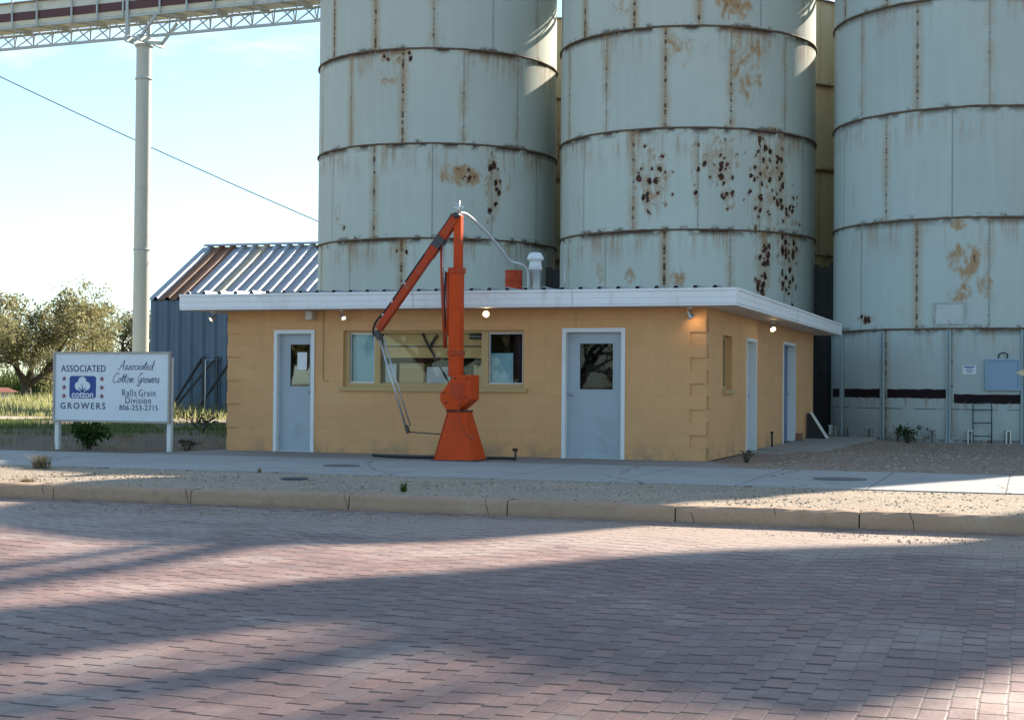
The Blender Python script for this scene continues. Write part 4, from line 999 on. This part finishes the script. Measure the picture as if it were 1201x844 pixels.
s_ = S0 + .4; k = 0
while s_ < S1:
    hh = Zt + (1.35 if k % 2 == 0 else .8)
    q = MB(); q.bar(cv(s_, -.64, Zt - .02), cv(s_, -.64, hh), .055); q.build('post', truss_grey, con) if s_ > -16 and s_ < 8 else None
    s_ += 1.05 if k % 3 else 1.45; k += 1
q = MB(); q.tube([cv(S0, -.64, Zt + 1.42), cv(S1, -.64, Zt + 1.42)], .02, 6); q.build('hand_rail', galv, con)
for s_ in (12.6,):
    q = MB(); q.hull([cv(11.6, -.4, 12.74), cv(13.0, -.4, 12.74), cv(13.0, .4, 12.74), cv(11.6, .4, 12.74)], [cv(11.4, -.6, 13.4), cv(13.2, -.6, 13.4), cv(13.2, .6, 13.4), cv(11.4, .6, 13.4)]); q.build('discharge_hopper', galv, con)
pol = thing('conveyor_pole', cv(0, 0, 0), 'tall cream steel pole holding up the overhead conveyor behind the signboard', 'pole')
q = MB(); c0 = cv(0, 0, 0); q.lathe([(.275, -.1), (.265, 5.4), (.255, 12.45)], c0, 28); q.build('shaft', pole_paint, pol)
for zz in (5.62, 11.35): q = MB(); q.lathe([(.262, -.03), (.285, -.03), (.285, .03), (.262, .03)], (c0[0], c0[1], zz), 28); q.build('joint_band', truss_grey, pol)
q = MB(); q.lathe([(.0, 12.42), (.30, 12.42), (.30, 12.5), (0, 12.5)], c0, 24); q.bar(cv(-.25, -.7, 12.6), cv(-.25, .7, 12.6), .10, .2); q.bar(cv(.25, -.7, 12.6), cv(.25, .7, 12.6), .10, .2)
for nn in (-.6, .6): q.bar(cv(-.25, nn, 12.6), cv(-.25, nn, 14.3), .10); q.bar(cv(.25, nn, 12.6), cv(.9, nn, 13.3), .08)
q.build('saddle', truss_grey, pol)

# power cable
q = MB(); a, b = Vector((-46, 16.6, 20.6)), Vector((-16.0, 26.9, 5.55)); q.tube([a + (b - a) * (i / 24) + Vector((0, 0, -.55 * 4 * (i / 24) * (1 - i / 24))) for i in range(25)], .018, 5)
tag(q.build('power_cable', black_rubber), 'thin black cable sloping down across the sky to the left silo', 'cable')
# ------------------------------------------------------------------ blue shed
sh = thing('blue_shed', (-20, 32, 0), 'blue corrugated shed with a ribbed silver and rusty roof behind the office', 'shed')
X0, X1, Y0, YR, Y1, ZE, ZR = -27.7, -11.0, 28.5, 32.6, 36.7, 4.36, 6.78
def corr(xa, xb, pitch, depth):
    o = []; x = xa; k = 0
    while x < xb - .01: o += [(x, 0), (x + pitch * .22, depth), (x + pitch * .5, depth), (x + pitch * .72, 0)]; x += pitch
    o.append((xb, 0)); return o
pts = corr(X0, X1, .52, .07); vs = []
for px, d in pts: vs += [(px, Y0 - d, 0), (px, Y0 - d, ZE)]
mb = MB(); mb.add(vs, [(i * 2, i * 2 + 2, i * 2 + 3, i * 2 + 1) for i in range(len(pts) - 1)])
mb.add([(X0, Y0, 0), (X0, Y0, ZE), (X0, YR, ZR), (X0, Y1, ZE), (X0, Y1, 0)], [(0, 1, 2, 3, 4)]); mb.add([(X1, Y0, 0), (X1, Y0, ZE), (X1, YR, ZR), (X1, Y1, ZE), (X1, Y1, 0)], [(0, 1, 2, 3, 4)])
mb.add([(X0, Y1, 0), (X1, Y1, 0), (X1, Y1, ZE), (X0, Y1, ZE)], [(0, 1, 2, 3)])
mb.build('wall', shed_wall_mat, sh)
i = 0; x = X0 - .08; sp = .52
while x < X1 - .2:
    q = MB(); pf = [(x, 0), (x + sp * .52, 0), (x + sp * .60, .11), (x + sp * .86, .11), (x + sp * .94, 0), (x + sp - .003, 0)]
    for (ya, za, yb, zb) in ((Y0 - .12, ZE + .02, YR, ZR + .02), (Y1 + .12, ZE + .02, YR, ZR + .02)):
        v = []
        for (px, h) in pf: v += [(px, ya, za + h), (px, yb, zb + h)]
        q.add(v, [(j * 2, j * 2 + 2, j * 2 + 3, j * 2 + 1) for j in range(len(pf) - 1)])
    q.build('roof_sheet', roof_rust if i in (1, 2) else (roof_tan if i == 5 else roof_galv), sh); x += sp; i += 1
q = MB(); q.hull([(X0, YR - .16, ZR + .07), (X0, YR, ZR + .16), (X0, YR + .16, ZR + .07)], [(X1, YR - .16, ZR + .07), (X1, YR, ZR + .16), (X1, YR + .16, ZR + .07)]); q.build('ridge_cap', roof_galv, sh)
for (a, b, lb) in ((-26.1, -25.30, 'leftmost slanting dark brace leaning on the blue shed wall'), (-25.95, -24.72, 'middle slanting dark brace leaning on the blue shed wall'), (-24.9, -24.0, 'right slanting dark brace on the blue shed wall, by the office corner')):
    t = thing('wall_brace', (a, 27.6, 0), lb, 'brace', 'steel braces along the blue shed')
    q = MB(); q.bar((a, 27.4, .2), (b, 28.38, 2.14), .09); q.build('strut', dark_steel, t)
    q = MB(); q.bar((b + .05, 28.36, .2), (b + .05, 28.36, 2.2), .07); q.build('upright', dark_steel, t)
t = thing('pipe_barrier', (-24.1, 27.2, 0), 'thin white pipe barrier standing in grass by the blue shed', 'barrier')
q = MB(); q.tube([(-24.5, 27.2, 0), (-24.5, 27.2, 2.05), (-23.4, 27.2, 2.05), (-23.4, 27.2, 0)], .02, 6); q.build('pipe', white_paint, t)
# small far shack at the left edge
t = thing('far_shack', (-48.5, 44, 0), 'low far shack with a rusty red roof at the left edge under the tree', 'shack')
MB().box(-51.5, -47.2, 44, 46.4, 0, .62).build('wall', painted('pale_shack_wall', (.36, .33, .31), .7, .15), t)
q = MB(); q.hull([(-51.8, 43.8, .60), (-47.0, 43.8, .60), (-47.0, 46.6, .60), (-51.8, 46.6, .60)], [(-51.8, 44.8, .85), (-47.0, 44.8, .85), (-47.0, 45.6, .85), (-51.8, 45.6, .85)]); q.build('roof', painted('red_shack_roof', (.20, .06, .045), .7, .2), t)
for a in (-48.6, -47.8): MB().box(a, a + .35, 43.97, 43.999, .15, .52).build('window', dark_interior, t)

# ------------------------------------------------------------------ plants
def leaf_mat(name, c0, c1, trans=.45):
    m = M(name); t = m.t; r = m.island(); p = m.pos(); n = m.noise(p, .9, 3)
    c = m.mix(r, c0, c1); c = m.scale(c, (n - .5) * .9 + 1.0)
    d = t.nodes.new('ShaderNodeBsdfDiffuse'); tl = t.nodes.new('ShaderNodeBsdfTranslucent'); mx = t.nodes.new('ShaderNodeMixShader'); mx.inputs[0].default_value = trans
    t.links.new(c.k, d.inputs[0]); t.links.new(c.k, tl.inputs[0]); t.links.new(d.outputs[0], mx.inputs[1]); t.links.new(tl.outputs[0], mx.inputs[2]); t.links.new(mx.outputs[0], m.out.inputs[0]); return m.m
tree_leaf = leaf_mat('olive_tree_leaves', (.19, .175, .08), (.36, .32, .17), .55); tree_leaf2 = leaf_mat('grey_green_leaves', (.15, .145, .07), (.27, .24, .12), .5)
bark = painted('tree_bark', (.085, .06, .045), .9, .35, 3)
bush_leaf = leaf_mat('dark_bush_leaves', (.018, .045, .014), (.055, .10, .03), .25)
weed_leaf = leaf_mat('weed_leaves', (.05, .085, .02), (.12, .16, .045), .35)
dry_leaf = leaf_mat('dry_stems', (.20, .155, .08), (.38, .31, .18), .3)
dead_leaf = leaf_mat('dead_shrub_twigs', (.05, .055, .03), (.12, .115, .06), .3)
grass_leaf = leaf_mat('grass_blades', (.22, .23, .08), (.47, .43, .22), .6)
shade_leaf = leaf_mat('shade_weed_blades', (.08, .12, .04), (.19, .22, .08), .45)

def leaves(mb, pts, size, rng, flat=.0):
    """one small folded quad per point"""
    for c, s_ in pts:
        d = Vector((rng.gauss(0, 1), rng.gauss(0, 1), rng.gauss(0, .8) - flat)).normalized(); e = d.orthogonal().normalized()
        e = (e * cos(rng.uniform(0, 6.28)) + d.cross(e) * sin(rng.uniform(0, 6.28))); f = d.cross(e)
        k = size * s_ * rng.uniform(.6, 1.3)
        mb.add([c - e * k, c + f * k * .45, c + e * k, c - f * k * .45], [(0, 1, 2, 3)])
def tree(name, loc, h, spread, label, group, leaf, seed, nleaf=16000, lean=0.0, size=.10):
    rng = random.Random(seed); t = thing(name, loc, label, 'tree', group); L = Vector(loc)
    tr = MB(); tips = []
    def branch(p, d, ln, r, lev):
        pts = [p]; rs = [r]; n = 5
        for i in range(n):
            d = (d + Vector((rng.gauss(0, .16), rng.gauss(0, .16), rng.gauss(.02, .10)))).normalized(); p = p + d * ln / n
            pts.append(p); rs.append(r * (1 - .55 * (i + 1) / n))
        tr.tube(pts, rs, 7 if lev < 2 else 4, cap=False)
        if lev >= 2: tips.extend(pts[2:])
        if lev < 4:
            for k in range(4 if lev < 2 else 3):
                a = rng.uniform(.35, .95); ph = rng.uniform(0, 6.28); o = d.orthogonal().normalized(); o = o * cos(ph) + d.cross(o) * sin(ph)
                nd = (d * cos(a) + o * sin(a)); nd.z = nd.z * .8 + .10; j = rng.randint(2, n)
                nd.x *= spread; nd.y *= spread
                branch(pts[j], nd.normalized(), ln * rng.uniform(.58, .80), rs[j] * .68, lev + 1)
    tr.tube([L + Vector((0, 0, -.2)), L + Vector((.03, 0, .4)), L + Vector((lean * .4, 0, h * .11))], [h * .042, h * .036, h * .031], 10, cap=False)
    for k in range(5):
        ph = k * 1.3 + rng.uniform(0, .8); a = rng.uniform(.3, 1.0)
        branch(L + Vector((lean * .4, 0, h * .10)), Vector((cos(ph) * sin(a) * spread, sin(ph) * sin(a) * spread, cos(a))).normalized(), h * .34, h * .022, 0)
    top = max(p.z for p in tips) - L.z; s_ = h / top
    for i, v in enumerate(tr.v): tr.v[i] = (L.x + (v[0] - L.x) * s_, L.y + (v[1] - L.y) * s_, L.z + (v[2] - L.z) * s_)
    tips = [L + (p - L) * s_ for p in tips]
    tr.build('trunk', bark, t, recalc=False)
    lf = MB(); clumps = rng.sample(tips, min(len(tips), 520)); pp = []
    for i in range(nleaf):
        c = clumps[rng.randrange(len(clumps))]; pp.append((c + Vector((rng.gauss(0, .25), rng.gauss(0, .25), rng.gauss(-.06, .22))) * (h / 7.5), 1))
    leaves(lf, pp, size * h / 7.5, rng); lf.build('crown', leaf, t, recalc=False)
    return t
big = tree('broadleaf_tree', (-50.9, 52.5, 0), 7.7, 1.3, 'large olive-brown tree with many limbs at the left edge', 'trees beyond the grass', tree_leaf, 11, 36000, size=.088)
tree('broadleaf_tree', (-56.6, 71.5, 0), 7.6, 1.15, 'smaller thin grey-green tree seen between the big tree and the pole', 'trees beyond the grass', tree_leaf2, 23, 14000)
tree('broadleaf_tree', (-61.5, 58.0, 0), 8.3, 1.2, 'olive tree cut by the left edge behind the large one', 'trees beyond the grass', tree_leaf, 37, 18000)
# trees on the other side of the street (seen only as reflections in the glass)
for i, (a, b, hh) in enumerate(((-19, -58, 8.0), (-29, -62, 9.5), (-38, -60, 7.5), (-8, -66, 9.0))):
    tree('street_tree', (a, b, 0), hh, 1.2, ['dark tree reflected in the door glass, across the street', 'tall tree reflected left in the door glass, across the street', 'low tree farthest left across the street, reflected in glass', 'tree across the street reflected in the front window'][i], 'trees across the street', tree_leaf2, 50 + i, 5000, size=.2)

def bush(name, loc, rx, rz, n, size, leaf, label, cat, seed, stems=9):
    rng = random.Random(seed); t = thing(name, loc, label, cat); L = Vector(loc); s_ = MB(); pts = []
    for i in range(stems):
        a = rng.uniform(0, 6.28); r = rx * rng.uniform(.35, 1.0); tip = L + Vector((cos(a) * r, sin(a) * r * .8, rz * rng.uniform(.55, 1.0)))
        mid = L + (tip - L) * .5 + Vector((0, 0, rz * .12)); c = bez([L + Vector((cos(a) * .02, sin(a) * .02, -.03)), mid, tip], 5); s_.tube(c, [.009 * (1 - .6 * k / (len(c) - 1)) for k in range(len(c))], 5)
        for k in range(n // stems):
            p = c[min(len(c) - 1, int(rng.triangular(.1, 1, .8) * len(c)))]; pts.append((p + Vector((rng.gauss(0, rx * .17), rng.gauss(0, rx * .17), rng.gauss(0, rz * .10))), 1))
    pts = [(Vector((p.x, p.y, max(p.z, L.z + .02))), k) for p, k in pts]
    s_.build('stems', bark if leaf is not dry_leaf else dry_leaf, t, recalc=False)
    lf = MB(); leaves(lf, pts, size, rng, .2); lf.build('foliage', leaf, t, recalc=False); return t
bush('leafy_bush', (-10.90, -.50, 0), .36, .46, 620, .045, bush_leaf, 'dark leafy bush growing under the left half of the signboard', 'bush', 1, 14)
bush('dead_shrub', (-9.02, -.35, 0), .26, .20, 160, .026, dead_leaf, 'low dark dead shrub at the foot of the right sign post', 'bush', 2)
bush('dead_shrub', (-13.7, 8.3, 0), .70, .5, 200, .045, dead_leaf, 'dark scrubby shrub in the dirt between signboard and office', 'bush', 3, 12)
bush('silo_weed', (2.15, 12.95, -.1), .42, .42, 260, .04, bush_leaf, 'green weed growing at the foot of the right silo', 'weed', 4, 12)
bush('corner_weed', (.62, .15, 0), .17, .22, 70, .022, dead_leaf, 'small dry weed in the gravel at the right front corner of the office', 'weed', 6, 10)
def tuft(name, loc, r, h, n, mat, label, seed):
    rng = random.Random(seed); t = thing(name, loc, label, 'grass tuft'); q = MB(); L = Vector(loc)
    for i in range(n):
        a = rng.uniform(0, 6.28); ln = h * rng.uniform(.4, 1); out = r * rng.uniform(.2, 1); b = L + Vector((rng.gauss(0, r * .18), rng.gauss(0, r * .18), -.01)); d = Vector((cos(a), sin(a), 0)); w = Vector((-sin(a), cos(a), 0)) * .0055
        m_ = b + d * out * .4 + Vector((0, 0, ln * .65)); e = b + d * out + Vector((0, 0, ln * rng.uniform(.75, 1)))
        q.add([b - w, b + w, m_ + w * .8, m_ - w * .8, e], [(0, 1, 2, 3), (3, 2, 4)])
    q.build('blades', mat, t, recalc=False); return t
tuft('dry_tuft', (-7.75, -6.25, 0), .24, .26, 170, dry_leaf, 'pale dry grass tuft on the lit gravel near the left edge', 1)
tuft('dry_tuft', (-1.62, -8.35, 0), .07, .15, 60, weed_leaf, 'small upright grass tuft by the kerb below the crane', 2)
tuft('dry_tuft', (-6.3, -8.55, 0), .20, .07, 90, dry_leaf, 'flat dead tuft on the gravel at the far left kerb', 3)
tuft('dry_tuft', (-4.75, -5.75, 0), .05, .10, 25, dry_leaf, 'tiny dry sprig at the sidewalk edge left of the crane', 4)
def in_view(x, y, m=.05):
    dx, dy = x - CAM.x, y - CAM.y; fx = dx * cos(YAW) + dy * sin(YAW); fy = -dx * sin(YAW) + dy * cos(YAW)
    return fy > 1 and abs(fx / fy) < .333 + m
def blades(name, n, xr, yr, hfun, mat, seed, wid=.012, dens=None):
    rng = random.Random(seed); q = MB(); k = 0; tries = 0
    while k < n and tries < n * 40:
        tries += 1; x = rng.uniform(*xr); y = yr[0] + (yr[1] - yr[0]) * rng.random() ** 1.35
        if not in_view(x, y) or (dens and rng.random() > dens(x, y)): continue
        h = hfun(x, y, rng); a = rng.uniform(0, 6.28); d = Vector((cos(a), sin(a), 0)); w = Vector((-sin(a), cos(a), 0)) * wid * (1 + y / 40); b = Vector((x, y, gz(x, y) - .01))
        m_ = b + d * h * .12 + Vector((0, 0, h * .6)); e = b + d * h * rng.uniform(.15, .5) + Vector((0, 0, h))
        q.add([b - w, b + w, m_ + w * .7, m_ - w * .7, e], [(0, 1, 2, 3), (3, 2, 4)]); k += 1
    o = q.build(name, mat, recalc=False); o['kind'] = 'stuff'; o['category'] = 'grass'; return o
def clump(x, y, f=.35): return .5 + .25 * sin(x * f * 1.7 + 1.3 * sin(y * f)) + .25 * sin(y * f * 2.3 + x * f * .6)
o = blades('tall_grass', 42000, (-75, -9), (20.6, 62), lambda x, y, r: r.uniform(.12, .6) * (.35 + 1.1 * clump(x, y, .55) ** 1.5), grass_leaf, 1, .011)
tag(o, 'tall sunlit yellow-green grass between the signboard and the trees', 'grass')
o = blades('shade_weeds', 15000, (-30, -8.6), (5.0, 17.2), lambda x, y, r: r.uniform(.05, .20) * (.4 + .9 * clump(x, y, .8)) * (1.2 if y < 10 else .8), shade_leaf, 2, .009, lambda x, y: max(0, clump(x, y, .9) * 1.5 - .45) * (1 if y > 8 else .35))
tag(o, 'shaded green weeds on the dirt behind the signboard', 'grass')
o = blades('dirt_weeds', 1500, (-20, -8.7), (-1.6, 6), lambda x, y, r: r.uniform(.03, .2), dry_leaf, 3, .005, lambda x, y: max(0, clump(x, y, 1.6) - .45) * 2)
tag(o, 'sparse dry stems on the dirt around the sign posts', 'grass')
o = blades('far_scrub', 16000, (-100, -48), (63, 100), lambda x, y, r: r.uniform(.5, 2.0) * (.4 + clump(x, y, .3)), shade_leaf, 4, .02)
tag(o, 'low far scrub along the horizon under the trees', 'grass')
# loose stones on verge, gutter and lot
def stones(name, n, area, s0, s1, mat, seed, zf, label):
    rng = random.Random(seed); q = MB(); k = 0
    ico = [(-.53, 0, .85), (.53, 0, .85), (-.53, 0, -.85), (.53, 0, -.85), (0, .85, .53), (0, .85, -.53), (0, -.85, .53), (0, -.85, -.53), (.85, .53, 0), (-.85, .53, 0), (.85, -.53, 0), (-.85, -.53, 0)]
    F = [(1, 4, 0), (4, 9, 0), (4, 5, 9), (8, 5, 4), (1, 8, 4), (1, 10, 8), (10, 3, 8), (8, 3, 5), (3, 2, 5), (3, 7, 2), (3, 10, 7), (10, 6, 7), (6, 11, 7), (6, 0, 11), (6, 1, 0), (10, 1, 6), (11, 0, 9), (2, 11, 9), (5, 2, 9), (11, 2, 7)]
    while k < n:
        x = rng.uniform(area[0], area[1]); y = rng.uniform(area[2], area[3])
        if not in_view(x, y, .02): continue
        r = s0 + (s1 - s0) * rng.random() ** 3; a = rng.uniform(0, 6.28); sx, sy, sz = r * rng.uniform(.7, 1.3), r * rng.uniform(.7, 1.2), r * rng.uniform(.45, .8); z = zf(x, y)
        q.add([(x + vx * sx * cos(a) - vy * sy * sin(a), y + vx * sx * sin(a) + vy * sy * cos(a), z + vz * sz + sz * .3) for vx, vy, vz in ico], F); k += 1
    o = q.build(name, mat, recalc=False); o['kind'] = 'stuff'; tag(o, label, 'stones'); return o
def stone_mat(name, c0, c1):
    m = M(name); c = m.mix(m.island(), c0, c1); m.set('Base Color', c).set('Roughness', .85).set('Specular IOR Level', .2); return m.m
stm = stone_mat('mixed_pebbles', (.20, .15, .11), (.50, .42, .33))
stones('verge_pebbles', 6500, (-11, 9, -8.72, -5.8), .004, .018, stm, 1, lambda x, y: .0, 'mixed pebbles lying on the gravel verge behind the kerb')
stones('gutter_grit', 2600, (-9, 8, -9.9, -8.95), .004, .013, stm, 2, lambda x, y: -.19, 'fine grit washed along the foot of the kerb')
stones('lot_pebbles', 2600, (.9, 12, -1.6, 13), .008, .028, stm, 3, gz, 'pebbles scattered over the gravel lot by the right silo')

# ------------------------------------------------------------------ small things about the place
lid_mat = painted('worn_iron_lid', (.13, .12, .115), .8, .3, 6)
def cover(x, y, r, label):
    t = thing('valve_cover', (x, y, .012), label, 'cover', 'iron covers in the pavement'); MB().lathe([(r, 0), (r, .010), (r * .9, .011), (0, .010)], (x, y, .012), 28).build('lid', lid_mat, t)
cover(-4.42, -3.92, .26, 'round dark iron cover in the sidewalk left of the crane'); cover(2.53, -3.97, .34, 'round dark iron cover in the sidewalk at the right')
t = thing('verge_cover', (-3.69, -6.85, 0), 'small dark iron lid in the gravel verge', 'cover'); MB().lathe([(.17, -.02), (.17, .016), (.15, .02), (0, .02)], (-3.69, -6.85, .006), 24).build('lid', dark_steel, t)
t = thing('sandwich_board', (.12, 11.5, .03), 'black folding board with a white edge leaning by the office back corner', 'board')
q = MB(); q.hull([(.03, 11.30, .032), (.03, 11.34, .032), (.46, 11.34, .032), (.46, 11.30, .032)], [(.03, 11.34, .60), (.03, 11.38, .60), (.10, 11.38, .60), (.10, 11.34, .60)]); q.build('panel', black_rubber, t)
q = MB(); q.bar((.50, 11.32, .04), (.12, 11.36, .63), .05, .09, up=(0, 1, 0)); q.build('edge', white_paint, t)
t = tag(MB().box(.026, .16, 9.60, 9.82, .032, .19).build('brick_stop', brick_red, bevel=.006), 'reddish brick standing at the foot of the second side door', 'brick')
t = thing('pipe_stub', (.10, 5.95, .0), 'short dark pipe stub standing by the right wall of the office', 'pipe'); q = MB(); q.tube([(.10, 5.95, -.02), (.10, 5.95, .30)], .022, 8); q.build('pipe', dark_steel, t); q = MB(); q.lathe([(.03, .28), (.03, .32), (0, .325)], (.10, 5.95, 0), 12); q.build('pipe_cap', rust_dark, t)
t = thing('pointed_board', (5.2, 7.9, 0), 'cream pointed board poking in at the right edge before the silo', 'sign')
q = MB(); pl = [(4.555, 1.50), (4.64, 1.455), (4.78, 1.425), (5.5, 1.425), (5.5, 1.575), (4.78, 1.575), (4.64, 1.545)]; q.prism(pl, lambda a, b: (a, 7.78, b), lambda a, b: (a, 7.81, b)); q.build('board', cream_paint, t)
q = MB(); q.box(5.2, 5.28, 7.815, 7.89, -.2, 1.8); q.build('post', white_paint, t)
